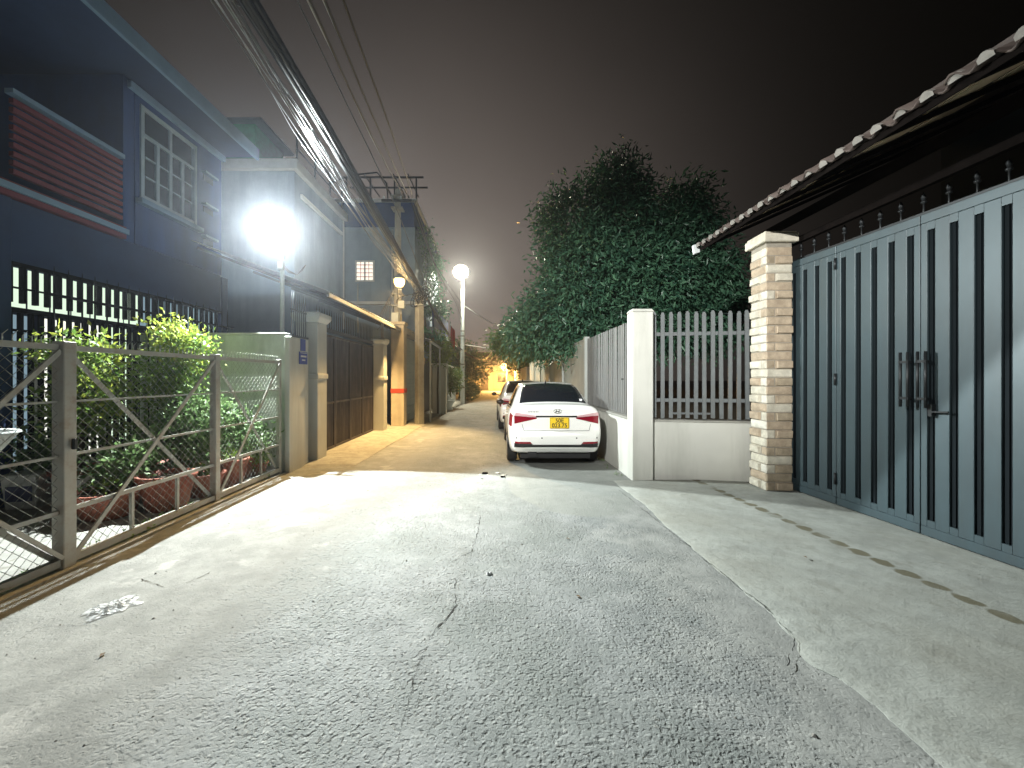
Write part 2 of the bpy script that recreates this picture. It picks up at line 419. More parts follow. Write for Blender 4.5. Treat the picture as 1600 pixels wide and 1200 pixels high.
M['crack'] = mat('crack_gap', (.022,.022,.02), .95, var=.3)
def crack(pts, w, seed, zoff=.004, hfun=None):
    rr = random.Random(seed); mb = MB(); pts = [Vector((a, b, 0)) for a, b in pts]; path = []
    for a, b in zip(pts, pts[1:]):
        L = (b-a).length; k = max(2, int(L/.022))
        for i in range(k): path.append(a.lerp(b, i/k) + Vector((noise.noise(Vector((i*.31+seed, a.x*9, a.y*7)))*.024, noise.noise(Vector((i*.27, seed, a.y*3)))*.012, 0)))
    run = []
    for i, p in enumerate(path):
        t = (path[min(i+1, len(path)-1)] - path[max(i-1, 0)]).normalized(); q = Vector((-t.y, t.x, 0))
        wd = w*max(0, .35+.9*noise.noise(Vector((i*.17, seed, 0)))+rr.uniform(-.25, .35))
        run.append((p+q*wd*rr.uniform(.3, .7), p-q*wd*rr.uniform(.3, .7), wd))
    for (a, b, wa), (c, d, wc) in zip(run, run[1:]):
        if wa < w*.1 and wc < w*.1: continue
        z = [(hfun or lane_h)(v.x, v.y)+zoff for v in (a, b, d, c)]
        mb.add([(v.x, v.y, zz) for v, zz in zip((a, b, d, c), z)], [(0, 1, 2, 3)])
    return mb
def G(px, py): Y = H*F/(py-VY); return ((px-VX)/F*Y, Y)
mb = MB()
for k, (pts, wd) in enumerate([
    ([G(750,805), G(744,845), G(735,862), G(705,880)], .010),
    ([G(712,905), G(712,945), G(700,962), G(680,985), G(668,1008)], .011),
    ([G(668,1008), G(650,1060), G(632,1120), G(618,1200)], .005),
    ([G(218,905), G(262,917), G(300,908), G(330,893)], .007),
    ([G(800,765), G(880,760), G(960,752)], .006),
    ([G(150,975), G(60,980), G(10,1010)], .005)]):
    c = crack(pts, wd, k+2); mb.add(c.v, c.f)
tag(mb.build('lane_crack', M['crack']), kind='structure')
mb = MB()
for k, (pts, wd) in enumerate([
    ([G(968,768), G(1040,826), G(1120,892), G(1200,958), G(1245,1005), G(1228,1048)], .010)]):
    c = crack([(a-.004, b) for a, b in pts], wd, k+20, .019); mb.add(c.v, c.f)
tag(mb.build('apron_crack', M['crack']), kind='structure')

# loose grit, chips and fallen bits over the lane
mb = MB(); rr = random.Random(11)
for _ in range(900):
    y = rr.uniform(1.2, 9); x = rr.uniform(-3.3, 1.75); s = rr.uniform(.002, .0065)*(1 if rr.random() < .95 else 1.9)
    z = lane_h(x, y)
    a = rr.uniform(0, 6.3); ca, sa = math.cos(a)*s*1.3, math.sin(a)*s
    mb.add([(x+ca,y+sa,z),(x-sa,y+ca,z),(x-ca,y-sa,z),(x+sa,y-ca,z),(x,y,z+s*rr.uniform(.7,1.2))], [(0,1,4),(1,2,4),(2,3,4),(3,0,4)])
tag(mb.build('grit', mat('grit_stone', (.22,.21,.19), .9, var=.5, scale=30)), kind='stuff')

# ------------------------------------------------------------------ lamps
def spot(name, loc, target, power, color, size, blend, radius, parent):
    d = bpy.data.lights.new(name, 'SPOT'); d.energy = power; d.color = color; d.spot_size = R(size); d.spot_blend = blend
    d.shadow_soft_size = radius
    o = bpy.data.objects.new(name, d); COL.objects.link(o)
    o.location = loc; o.rotation_euler = (Vector(target)-Vector(loc)).to_track_quat('-Z', 'Y').to_euler()
    o.parent = parent; return o
def point(name, loc, power, color, radius, parent):
    d = bpy.data.lights.new(name, 'POINT'); d.energy = power; d.color = color; d.shadow_soft_size = radius
    o = bpy.data.objects.new(name, d); COL.objects.link(o); o.location = loc; o.parent = parent; return o

def floodlight(root, at, aim, w, h, emi, color, body='grey_metal'):
    """LED flood head: finned housing and glowing front lens, centred at `at`, facing `aim`"""
    at = Vector(at); n = Vector(aim).normalized(); sx = n.cross(Vector((0,0,1))).normalized(); sz = sx.cross(n)
    def ringed(prof, N=28):
        mb = MB()
        vs = [at + (sx*math.cos(6.28319*j/N)*w/2 + sz*math.sin(6.28319*j/N)*h/2)*r_ + n*d for r_, d in prof for j in range(N)]
        mb.add(vs, [(i*N+j, i*N+(j+1)%N, (i+1)*N+(j+1)%N, (i+1)*N+j) for i in range(len(prof)-1) for j in range(N)], True); return mb
    mb = ringed([(.3,-.16),(.55,-.15),(.9,-.07),(1.06,-.03),(1.08,.0),(1.0,.005),(.98,-.02)])
    for k in range(7): mb.obox(at-n*.15+sx*(w*(-.30+.10*k)), sx*.006, sz*h*.30, n*.04)
    hd = mb.build('lamp_head', M[body], root)
    ringed([(.97,-.012),(.85,.02),(.6,.045),(.3,.06),(.02,.065)]).build('lens', emis('lamp_lens_'+root.name, color, emi), hd)

L1 = (-3.95, 7.12, 4.20)
t = thing('street_lamp', 'brightest street lamp, cool white LED flood on a thin pole behind the garden wall corner', 'street lamp', (-3.88, 7.22, 0), group='street lamps along the lane')
def rel(p, o): return Vector(p)-Vector(o.location)
pol = MB().tube([(0,0,0),(0,0,2.3),(.005,0,3.1),(0,0,3.75),(-.03,-.02,4.0)], .036, 10).build('pole', M['white_trim'], t)
MB().tube([rel(p, t) for p in ((-3.88,7.22,3.72),(-3.80,7.15,3.85),(-3.82,7.14,3.98),(-3.92,7.16,4.10))], .022, 8).build('arm', M['white_trim'], t)
mb = MB()
for k in range(3):
    mb.tube([rel(p, t) for p in ((-3.88,7.22,3.62+.03*k),(-3.75,7.2,3.50+.02*k),(-3.6,7.2,3.46),(-3.5,7.2,3.54+.02*k),(-3.45,7.22,3.64))], .008, 5)
mb.build('cable_loop', M['cable_grey'], t)
MB().obox(rel((-3.88,7.19,3.62), t), (.055,0,0), (0,.04,0), (0,0,.07)).build('junction_box', M['white_trim'], t, bevel=.008)
floodlight(t, rel(L1, t), (.05, -1, -.16), .54, .52, 9, LAMP_WHITE['color'])
q = rel((-3.95,6.95,4.17), t)
spot('white_lamp_light', q, q+Vector((.27,-.75,-.604)), LAMP_WHITE['power'], LAMP_WHITE['color'], 95, .035, .02, t)
q = rel((-3.92,7.0,4.19), t)
spot('white_lamp_side', q, q+Vector((.88,-.44,-.18)), LAMP_WHITE['side'], LAMP_WHITE['color'], 92, .3, .045, t)
spot('white_lamp_rear', rel((-3.95,7.34,4.26), t), rel((-4.6,13,6.0), t), LAMP_WHITE['rear'], LAMP_WHITE['color'], 120, .6, .10, t)
point('white_lamp_spill', rel((-3.95,7.02,4.30), t), LAMP_WHITE['spill'], LAMP_WHITE['color'], .10, t)

# the old sodium lamp on the utility pole
t = thing('street_lamp', 'amber sodium street lamp glowing on the tall concrete utility pole above the yellow pier', 'street lamp', (-3.28, 12.95, 4.3), group='street lamps along the lane')
LO = P(624, 438, 11.6)
MB().tube([(0,.45,-.15),(.06,.1,.12),(.25,-.6,.30), rel(LO, t)+Vector((0,.15,.17)), rel(LO, t)+Vector((0,0,.18))], .025, 8).build('arm', M['grey_metal'], t)
mb = MB(); mb.lathe([(.02,.2),(.10,.16),(.165,.08),(.175,.03)], rel(LO, t), 16); hd = mb.build('lamp_shade', M['grey_metal'], t)
mb = MB(); mb.lathe([(.0,-.20),(.09,-.18),(.15,-.09),(.155,.0),(.10,.08),(.0,.09)], rel(LO, t), 16); mb.build('bulb', emis('amber_bulb', (1.0,.66,.20), 10), t)
q = rel(LO, t)+Vector((.0,-.03,-.27))
spot('amber_lamp_light', q, q+Vector((-.26,-.42,-1)), LAMP_ORANGE['power'], LAMP_ORANGE['color'], 114, .45, .06, t)
point('amber_lamp_spill', q, LAMP_ORANGE['power']*.045, LAMP_ORANGE['color'], .08, t)

# far white lamp on its slim pole
t = thing('street_lamp', 'far warm white street lamp on top of the slim white pole further down the lane', 'street lamp', (-2.02, 24, 0), group='street lamps along the lane')
pp = MB().tube([(0,0,0),(0,0,3),(.02,0,6.4),(.02,0,7.75)], [.13,.125,.11,.10], 12).build('pole', M['white_trim'], t)
mb = MB()
for z in (1.0, 2.4, 4.1, 4.4): mb.lathe([(.14,-.04),(.15,0),(.14,.04)], (0.005,0,z), 12)
mb.build('clamp_band', M['grey_metal'], t)
LF = P(720, 425, 23.7)
MB().tube([(.02,0,7.6),(.01,-.1,7.8), rel(LF, t)+Vector((0,.16,.08))], .03, 8).build('arm', M['white_trim'], t)
floodlight(t, rel(LF, t), (.2, -.85, -.55), .95, .9, 14, LAMP_FAR['color'])
q = rel(LF, t)+Vector((.05,-.25,-.25))
spot('far_lamp_light', q, q+Vector((.25,-.55,-1)), LAMP_FAR['power'], LAMP_FAR['color'], 135, .3, .12, t)

# sodium lamp at the end of the lane
LE = P(787, 572, 46)
t = thing('street_lamp', 'small orange lamp glowing low at the very end of the lane', 'street lamp', (LE.x+.35, LE.y+.2, 0), group='street lamps along the lane')
MB().tube([(0,0,0),(0,0,2.9)], .05, 8).build('pole', M['grey_metal'], t)
MB().tube([(0,0,2.85),(-.15,0,3.05), rel(LE, t)+Vector((0,0,.15))], .025, 6).build('arm', M['grey_metal'], t)
mb = MB(); mb.lathe([(.0,-.36),(.26,-.26),(.36,0),(.26,.26),(.0,.32)], rel(LE, t), 16); mb.build('bulb', emis('orange_bulb', (1.0,.50,.12), 14), t)
point('end_lamp_light', rel(LE, t)+Vector((0,-.5,-.3)), LAMP_END['power'], LAMP_END['color'], .1, t)

# added fill lamp, unseen behind the viewpoint, brightens car tail, posts and fence
t = thing('street_lamp', 'added fill lamp on a steel pole, unseen behind the viewpoint', 'street lamp', (-3.3, -4.2, 0), group='street lamps along the lane')  # added fill, not one of the lane's own street lamps
MB().tube([(0,0,0),(0,0,3.2),(.02,0,5.2)], [.07,.06,.045], 10).build('pole', M['grey_metal'], t)
floodlight(t, (.05,.14,5.2), (.25, 1, -.35), .42, .34, 60, BACK_FILL['color'])
MB().obox((.16,.34,4.98), (.35,0,0), (0,.24,.0), (0,0,.006)).build('fill_baffle', M['grey_metal'], t)  # added plate, keeps the fill light off the near ground
spot('back_fill_light', (.08,.2,5.16), (5.3,10.9,1.5), BACK_FILL['power'], BACK_FILL['color'], 46, .7, .05, t)

# ================================================================== RIGHT SIDE
WX = 2.12                                   # road face of the long boundary wall
# tall corner post
mb = MB(); mb.box(2.10, 6.14, 0, 2.43, 6.38, 2.62)
t = thing('corner_post', 'tall pale concrete post at the corner where both slat fences meet', 'post', (2.265, 6.26, 0))
o = mb.build('post_body', M['wall_paint'], t, bevel=.012); o.location = -t.location
mb = MB(); mb.add([(2.09,6.13,2.62),(2.44,6.13,2.62),(2.44,6.39,2.62),(2.09,6.39,2.62),(2.12,6.16,2.665),(2.41,6.16,2.665),(2.41,6.36,2.665),(2.12,6.36,2.665)],
    [(0,3,2,1),(4,5,6,7),(0,1,5,4),(1,2,6,5),(2,3,7,6),(3,0,4,7)])
o = mb.build('cap', M['wall_paint'], t); o.location = -t.location

# low wall along the lane
t = thing('boundary_wall', 'low rendered wall along the lane behind the white cars', 'wall', (WX+.1, 6.4, 0))
mb = MB(); mb.box(0-.1+.0, 0, -.05, .1, 3.25, .93); mb.build('low_wall', M['wall_paint'], t, bevel=.01)
mb = MB(); mb.box(-.1, 3.26, -.05, .1, 22, .93); mb.build('low_wall', M['wall_paint'], t, bevel=.01)
mb = MB(); mb.box(-.115, .02, .932, .115, 3.24, .965); mb.build('coping', M['concrete'], t)
# vertical slat fence on it
t = thing('slat_fence', 'fence of close vertical slats standing on the low wall beside the car', 'fence', (WX+.08, 6.4, .965))
sl = MB().box(-.006, -.025, .012, .006, .025, 1.56).mesh('slat')
k = 0; y = .07
while y < 3.2:
    o = link('slat', sl, M['slat_paint'], t); o.location = (0, y, rnd.uniform(-.006,.006)); o.rotation_euler = (0, rnd.uniform(-.006,.006), rnd.uniform(-.1,.1)); y += .098; k += 1
for z in (.22, 1.28): MB().box(.014, 0, z, .05, 3.22, z+.045).build('rail', M['iron'], t)
MB().box(-.05, .42, .60, -.014, .44, .62).build('latch', M['iron'], t)

# sheet-panel fence beyond
t = thing('panel_fence', 'tall pale sheet panel fence on the wall beyond the slats, half hidden by foliage', 'fence', (WX+.08, 9.62, .93))
mb = MB(); mb.box(-.06, 0, .04, .06, .12, 1.66); pm = mb.mesh('fence_post')
pn = MB().box(-.012, 0, .05, .012, 3.08, 1.58).mesh('sheet_panel')
M['sheet'] = mat('pale_sheet', (.50,.53,.50), .6, var=.1, scale=2, dirt=(.3,.32,.3), damt=.5, dscale=2, streak=True)
for k in range(5):
    o = link('fence_post', pm, M['sheet'], t); o.location = (0, k*3.25, 0)
    o = link('sheet_panel', pn, M['sheet'], t); o.location = (0, .145+k*3.25, 0)
    MB().box(-.02, .145+k*3.25, 1.585, .02, 3.225+k*3.25, 1.625).build('top_rail', M['sheet'], t)

# front low wall and its picket fence, running toward the brick pillar
a, b = Vector((2.44, 6.30, 0)), Vector((3.98, 6.035, 0)); L = (b-a).length; rz = math.atan2(b.y-a.y, b.x-a.x)
t = thing('low_wall', 'low grey rendered wall between the corner post and the stone clad pillar', 'wall', a, rz)
MB().box(0, 0, -.02, L, .16, .905).build('wall_body', M['wall_paint'], t, bevel=.008)
MB().box(.005, -.012, .907, L-.005, .172, .935).build('coping', M['concrete'], t)
t = thing('picket_fence', 'grey picket fence with pointed tops on the low wall next to the stone pillar', 'fence', a+Vector((0,.06,.935)), rz)
hw = .029
mb = MB(); mb.poly([(-hw,-.012,.02),(hw,-.012,.02),(hw,-.012,1.66),(.012,-.012,1.70),(-.012,-.012,1.70),(-hw,-.012,1.66)], (0,.024,0)); pk = mb.mesh('picket')
for k in range(12):
    o = link('picket', pk, M['fence_paint'], t); o.location = (.085+k*.1235, 0, rnd.uniform(-.012,.012)); o.rotation_euler = (0, rnd.uniform(-.008,.008), 0)
for z in (.28, 1.33): MB().box(0, .014, z, L, .05, z+.055).build('rail', M['fence_paint'], t)
MB().box(.36, .014, .085, .95, .04, .115).build('brace', M['fence_paint'], t)

# stone clad pillar
PZ = 3.46; ps = .40
t = thing('stone_pillar', 'tall gate pillar clad in rough split stone blocks with a stepped cap', 'pillar', (3.745, 5.53, .02), R(-2))
MB().box(.028, .028, 0, ps-.028, ps-.028, PZ).build('core', M['mortar'], t)
rr = random.Random(5); course = .1215; nC = int(PZ/course)
def stone(parent, face, u0, u1, z0, z1, pr, m):
    """one split-face block on a side of the pillar, outward relief pr, chamfered and uneven"""
    g = .004; u0 += g; u1 -= g; z0 += g; z1 -= g; c = .012
    d = [pr+rr.uniform(-.006,.006) for _ in range(4)]
    def pt(u, z, out):
        q = .03-out
        return {0:(u, q, z), 1:(ps-q, u, z), 2:(u, ps-q, z), 3:(q, u, z)}[face]
    q = [pt(u0,z0,0),pt(u1,z0,0),pt(u1,z1,0),pt(u0,z1,0)]
    s2 = [pt(u0+c,z0+c,d[0]),pt(u1-c,z0+c,d[1]),pt(u1-c,z1-c,d[2]),pt(u0+c,z1-c,d[3])]
    ctr = pt((u0+u1)/2+rr.uniform(-.02,.02), (z0+z1)/2+rr.uniform(-.015,.015), pr+rr.uniform(.0,.012))
    mb = MB(); mb.add(q+s2+[ctr], [(0,1,5,4),(1,2,6,5),(2,3,7,6),(3,0,4,7),(4,5,8),(5,6,8),(6,7,8),(7,4,8)])
    mb.build('stone_block', m, parent)
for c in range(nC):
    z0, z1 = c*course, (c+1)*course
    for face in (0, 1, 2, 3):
        pick = lambda: M[rr.choice(('stone','stone','stone_pale','stone_tan') if face in (3, 2) else ('stone_tan','stone_tan','stone_dark','stone'))]  # paler stones toward the lamp, browner on shaded sides: light put into colour
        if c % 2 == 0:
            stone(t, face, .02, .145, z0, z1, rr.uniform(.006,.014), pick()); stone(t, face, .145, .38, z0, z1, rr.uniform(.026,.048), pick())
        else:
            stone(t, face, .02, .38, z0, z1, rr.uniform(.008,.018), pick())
mb = MB(); mb.box(-.035, -.035, PZ+.002, ps+.035, ps+.035, PZ+.12); mb.build('cap', M['stone'], t, bevel=.01)
mb = MB(); mb.box(-.015, -.015, PZ+.122, ps+.015, ps+.015, PZ+.15); mb.build('cap_top', M['stone'], t, bevel=.006)

# folding metal gate
gx = lambda y: 4.205 + (5.55-y)*.062
t = thing('metal_gate', 'wide grey blue folding metal gate with dark vertical grooves and bar handles', 'gate', (gx(5.86), 5.86, .03), math.atan2(-1, .062))
gl = math.hypot(1, .062)
LW, GH = .925*gl, 3.20                       # leaf width, height; local +x runs toward the camera, -y is the lane side
def gate_leaf(x0, hinge, handle):
    lf = MB(); lf.box(.004, .0165, .0, LW-.004, .021, GH)
    o = lf.build('gate_leaf', M['gate_paint'], t); o.location = (x0, 0, 0)
    MB().box(.004, -.03, 0, LW-.004, .016, .09).build('bottom_rail', M['gate_paint'], o, bevel=.004)
    MB().box(.004, -.03, GH-.09, LW-.004, .016, GH).build('top_rail', M['gate_paint'], o, bevel=.004)
    n = 5; pitch = LW/n; gw = .068
    # sheet strips between the grooves
    xs_ = [.004] + [pitch*(i+.5) for i in range(n)] + [LW-.004]
    for i in range(n+1):
        xa = xs_[i] + (gw/2 if i else 0); xb = xs_[i+1] - (gw/2 if i < n else 0)
        MB().box(xa, -.028, .092, xb, .0, GH-.092).build('sheet_strip', M['gate_paint'], o, bevel=.003)
    for i in range(n):
        xc = xs_[i+1]; mb = MB()
        mb.box(xc-gw/2+.0005, -.008, .16, xc+gw/2-.0005, .016, GH-.17)
        mb.box(xc-.006, -.018, .161, xc+.009, -.0079, GH-.171)
        mb.build('groove', M['gate_dark'], o)
        MB().box(xc-gw/2+.001, -.027, .092, xc+gw/2-.001, .014, .159).build('groove_cap', M['gate_paint'], o)
        MB().box(xc-gw/2+.001, -.027, GH-.169, xc+gw/2-.001, .014, GH-.092).build('groove_cap', M['gate_paint'], o)
    if hinge is not None:
        for z in (.32, 1.55, 2.98):
            mb = MB(); mb.lathe([(.0,-.07),(.014,-.07),(.014,.07),(.0,.07)], (hinge, -.042, z), 8); mb.build('hinge', M['iron'], o)
    return o
gate_leaf(0, None, None)
gate_leaf(LW, 0, None).children
o2 = [c for c in t.children][-1]
def handle(o, xa, xb):
    for xx in (xa, xb):
        MB().tube([(xx,-.10,1.27),(xx,-.10,1.83)], .013, 10).build('handle_bar', M['iron'], o)
    for z in (1.36, 1.73):
        mb = MB(); mb.box(xa-.01, -.112, z-.013, xb+.01, -.088, z+.013); mb.box((xa+xb)/2-.012, -.088, z-.012, (xa+xb)/2+.012, -.028, z+.012)
        mb.build('handle_bracket', M['iron'], o)
handle(o2, LW-.125, LW-.055)
o3 = gate_leaf(2*LW, None, None); handle(o3, .035, .105)
mb = MB(); mb.box(.10, -.075, 1.19, .135, -.028, 1.31); mb.bar((.118,-.07,1.235),(.27,-.07,1.245), .016); mb.build('latch', M['iron'], o3, bevel=.002)
gate_leaf(3*LW, 0, None)
mb = MB(); mb.box(0, .03, GH+.005, 4*LW, .07, GH+.045); mb.build('head_rail', M['iron'], t)
sp = MB().lathe([(.009,0),(.009,.09),(.026,.10),(.026,.115),(.012,.12),(.024,.155),(.0,.215)], (0,0,0), 6).mesh('spearhead')
k = .10
while k < 4*LW:
    o = link('spearhead', sp, M['iron'], t); o.location = (k, .05, GH+.045); k += .215

# tiled roof overhanging the gate, and the dark house that carries it
EX, EZ, YE, PIT = 3.38, 3.79, 6.62, .193
t = thing('roofed_house', 'dark single storey house behind the gate whose clay tile eave overhangs it', 'house', (EX, YE, 0))
slope = R(24); ux, uz = math.cos(slope), math.sin(slope)
def RP(s, yb, up=0):  # s along slope from the eave, yb back along the eave toward the camera
    return Vector((s*ux - up*uz, -yb, EZ + s*uz + up*ux))
# single eave tiles: curved pan tile with a rolled edge, nose visible below
def tile_mesh():
    mb = MB(); prof = []
    for i in range(9):
        u = i/8; prof.append((u*PIT*1.02, .034*math.cos((u-.28)*2*math.pi)*(1 if u < .78 else .9)))
    vs = []
    for (s, dz) in ((-.05, 0), (.36, .012)):
        for up in (0, .016):
            for (yb, h) in prof: vs.append(RP(s, yb, h+up+dz) - Vector((0,0,0)))
    n = 9; f = []
    for i in range(n-1):
        f += [(i, i+1, 2*n+i+1, 2*n+i), (n+i, 3*n+i, 3*n+i+1, n+i+1), (i, n+i, n+i+1, i+1)]
    f += [(0,2*n,3*n,n), (n-1, 2*n-1, 4*n-1, 3*n-1)]
    mb.add(vs, f, True); return mb.mesh('eave_tile')
tm = tile_mesh(); nT = 42
for i in range(nT):
    o = link('eave_tile', tm, M['tile'], t); o.location = (rnd.uniform(-.008,.008), -i*PIT, rnd.uniform(-.006,.006)); o.rotation_euler = (0, rnd.uniform(-.012,.012), 0)
pg_ = MB(); N_ = 8
pts_ = [(PIT*(.02+.50*i/N_), .030*math.sin(math.pi*i/N_)) for i in range(N_+1)]
pv_ = [RP(-.052, y_, .018+h_) for y_, h_ in pts_] + [RP(-.02, y_, .018+h_) for y_, h_ in pts_] + [RP(-.052, y_, -.012) for y_, h_ in pts_]
pg_.add(pv_, [(i, i+1, N_+2+i, N_+1+i) for i in range(N_)] + [(i, 2*N_+2+i, 2*N_+3+i, i+1) for i in range(N_)])
M['mortar_plug'] = mat('lime_mortar', (.22,.205,.185), .85, var=.3, scale=12)
pm_ = pg_.mesh('mortar_plug')
for i in range(nT):
    o = link('mortar_plug', pm_, M['mortar_plug'], t); o.location = (rnd.uniform(-.006,.006), -i*PIT+rnd.uniform(-.01,.01), rnd.uniform(-.004,.004)); o.scale = (1, 1, rnd.uniform(.97,1.0))
    o.scale = (1,1,1)
# verge end cap tile at the gable end
mb = MB(); mb.obox((-.03, .05, EZ-.035), (.055,0,.02), (0,.022,0), (-.01,0,.075)); mb.build('verge_tile', M['white_trim'], t, bevel=.008)
mb = MB(); a_ = RP(.3,-.03,.055); b_ = RP(4.2,-.03,.055); c_ = RP(4.2,nT*PIT,.055); d_ = RP(.3,nT*PIT,.055)
mb.poly([a_, b_, c_, d_], (0,0,.05)); mb.build('tile_field', M['tile'], t)
mb = MB(); mb.poly([RP(-.02,.0,-.085), RP(.03,.0,-.085), RP(.03,nT*PIT,-.085), RP(-.02,nT*PIT,-.085)], (0,0,.06)); mb.build('fascia', M['wood_dark'], t)
for i in range(11):
    yb = .12 + i*.72
    mb = MB(); mb.poly([RP(.05,yb,-.082), RP(4,yb,-.082), RP(4,yb+.06,-.082), RP(.05,yb+.06,-.082)], (0,0,.05)); mb.build('rafter', M['wood_dark'], t)
    # soffit boards above the rafters, in two lengths
    for (s0, s1) in ((.10, .52), (.60, 1.02), (1.14, 1.66)):
        if (i*7+int(s0*10)) % 5 == 0 and s0 > .3: continue
        mb = MB(); mb.poly([RP(s0,yb+.07,-.028), RP(s1,yb+.07,-.028), RP(s1,yb+.71,-.028), RP(s0,yb+.71,-.028)], (0,0,.012)); mb.build('soffit_board', M['soffit'], t)
mb = MB(); mb.poly([RP(.98,-.02,-.34), RP(1.10,-.02,-.34), RP(1.10,nT*PIT,-.34), RP(.98,nT*PIT,-.34)], (0,0,.14)); mb.build('purlin', M['wood_dark'], t)
mb = MB(); mb.box(.80, -8, EZ-.32, .86, -.02, EZ-.24); mb.build('tie_beam', M['wood_dark'], t)
mb = MB(); mb.box(3.8, -8, 0, 4.1, -.2, EZ+1.5); mb.box(4.1, -.5, 0, 7, -.2, EZ+1.0); mb.build('house_wall', M['dark_plaster'], t)

# ================================================================== LEFT SIDE
# ---------------------------------------------------------------- chain link fence / sliding gate along the yard
FXL = -3.60
posts = [(1.55, .10), (3.32, .105), (5.10, .085), (6.60, .06)]
FH = 1.87
t = thing('chain_link_fence', 'rusty grey chain link fence panels with crossed braces and a spiked top bar', 'fence', (FXL, 3.32, 0))
def fb(y0, z0, y1, z1, w_, name, x=0, d=None, m='fence_metal'):
    return MB().bar((x, y0-3.32, z0), (x, y1-3.32, z1), w_, d or w_, up=(1,0,0)).build(name, M[m], t)
for (y, w_) in posts: MB().box(-w_/2, y-3.32-w_/2, 0, w_/2, y-3.32+w_/2, FH+.03).build('post', M['fence_metal'], t, bevel=.006)
for (ya, wa), (yb, wb) in zip(posts, posts[1:]):
    a_, b_ = ya+wa/2+.002, yb-wb/2-.002
    fb(a_, FH-.02, b_, FH-.02, .045, 'top_bar'); fb(a_, 1.40, b_, 1.40, .018, 'rail', x=.0); fb(a_, .95, b_, .95, .022, 'rail'); fb(a_, .49, b_, .49, .034, 'rail'); fb(a_, .075, b_, .075, .06, 'bottom_bar')
    fb(a_, .10, b_, FH-.05, .038, 'brace', x=.030, d=.014); fb(a_, FH-.05, b_, .10, .038, 'brace', x=-.030, d=.014)
    n = 3
    for k in range(1, n): fb(a_+(b_-a_)*k/n, .105, a_+(b_-a_)*k/n, .472, .028, 'stub_post')
    # mesh wires
    mb = MB(); Lp, Hh, c = b_-a_, FH-.05, .088
    z0, k = .11, -Hh
    while k < Lp:
        for sgn in (1, -1):
            pts = []
            u0, u1 = max(0, k), min(Lp, k+Hh)
            if u1-u0 > .02:
                za, zb = z0+(u0-k), z0+(u1-k)
                if zb > FH-.05: u1 -= zb-(FH-.05); zb = FH-.05
                if u1 <= u0: continue
                if sgn > 0: p0, p1 = (.004, a_+u0-3.32, za), (.004, a_+u1-3.32, zb)
                else: p0, p1 = (-.004, b_-u0-3.32, za), (-.004, b_-u1-3.32, zb)
                mb.tube([p0, p1], .0024, 3, cap=False, smooth=False)
        k += c
    tag(mb.build('chain_link', M['galv'], t, fix=False), kind='stuff')
mb = MB(); y = 1.6
while y < 6.55:
    mb.tube([(0, y-3.32, FH), (.0, y-3.32, FH+.05), (.018, y-3.30, FH+.085)], [.005,.005,.0015], 4); y += .062
tag(mb.build('top_spikes', M['galv'], t), kind='stuff')
MB().box(.055, .0, 1.0, .085, .03, 1.09).build('padlock', M['iron'], t, bevel=.004)
fb(1.62, 2.2-.33, 3.26, .12, .03, 'brace', x=.052, d=.014)

# ---------------------------------------------------------------- garden cross wall and corner
t = thing('garden_wall', 'stained grey garden wall behind the potted plants with pale top edge', 'wall', (-3.56, 6.75, 0))
MB().box(-7.4, 0, -.05, -.0, .16, 2.33).build('wall_body', M['old_plaster'], t, bevel=.012)
MB().box(0.002, -.06, -.05, .09, .62, 2.30).build('corner_wall', M['wall_paint'], t, bevel=.012)
MB().box(-7.4, -.02, 2.332, .002, .18, 2.36).build('coping', M['wall_paint'], t, bevel=.006)
t = thing('iron_railing', 'short dark iron railing with spikes on the corner wall by the lamp pole', 'railing', (-3.5, 6.8, 2.30))
MB().box(-.035, -.04, .0, .035, .56, .035).build('base_rail', M['iron'], t)
for k in range(8): MB().tube([(0, .02+k*.07, .03), (0, .02+k*.07, .62), (0, .02+k*.07, .78)], [.011,.011,.002], 5).build('bar', M['iron'], t)
MB().box(-.012, .0, .46, .012, .54, .485).build('rail', M['iron'], t)

# blue house number plates
t = thing('house_number_sign', 'small blue house number plates on the corner wall under the lamp', 'sign', (-3.468, 7.0, 1.84))
MB().box(0.002, -.0, 0, .012, .30, .22).build('plate', M['sign_blue'], t, bevel=.003)
MB().box(0.002, .05, .235, .012, .23, .45).build('plate', M['sign_blue'], t, bevel=.003)
mb = MB()
for (y0, y1, z0, z1) in ((.05,.25,.125,.155), (.09,.21,.06,.085), (.03,.27,.195,.203)): mb.box(.0125, y0, z0, .0145, y1, z1)
mb.build('print', M['white'], t)

# ---------------------------------------------------------------- gate piers and the dark double gate of the second property
def pier(y, x, h, w_, label):
    t = thing('gate_pier', label, 'pier', (x, y, 0), group=None)
    MB().box(-w_/2, -w_/2, -.05, w_/2, w_/2, h-.2).build('shaft', M['house_plaster' if False else 'wall_paint'], t, bevel=.012)
    MB().box(-w_/2-.02, -w_/2-.02, h*.55, w_/2+.02, w_/2+.02, h*.55+.10).build('band', M['wall_paint'], t, bevel=.01)
    mb = MB(); q = w_/2
    mb.lathe([(q*1.41,h-.198),(q*1.75,h-.13),(q*1.85,h-.10),(q*1.85,h-.03),(q*1.5,h),(0,h+.01)], (0,0,0), 4, smooth=False)
    o = mb.build('cap', M['white_trim'], t); o.rotation_euler = (0,0,R(45)); return t
pier(7.82, -3.62, 2.86, .42, 'stout pale gate pier with moulded cap between the corner wall and dark gate')
pier(12.0, -3.50, 2.78, .34, 'slimmer pale gate pier with moulded cap at the far end of the dark gate')
t = thing('sheet_gate', 'dark brown corrugated sheet gate with scuffed lower half under the awning', 'gate', (-3.66, 8.06, .03))
gw_ = 3.74/4
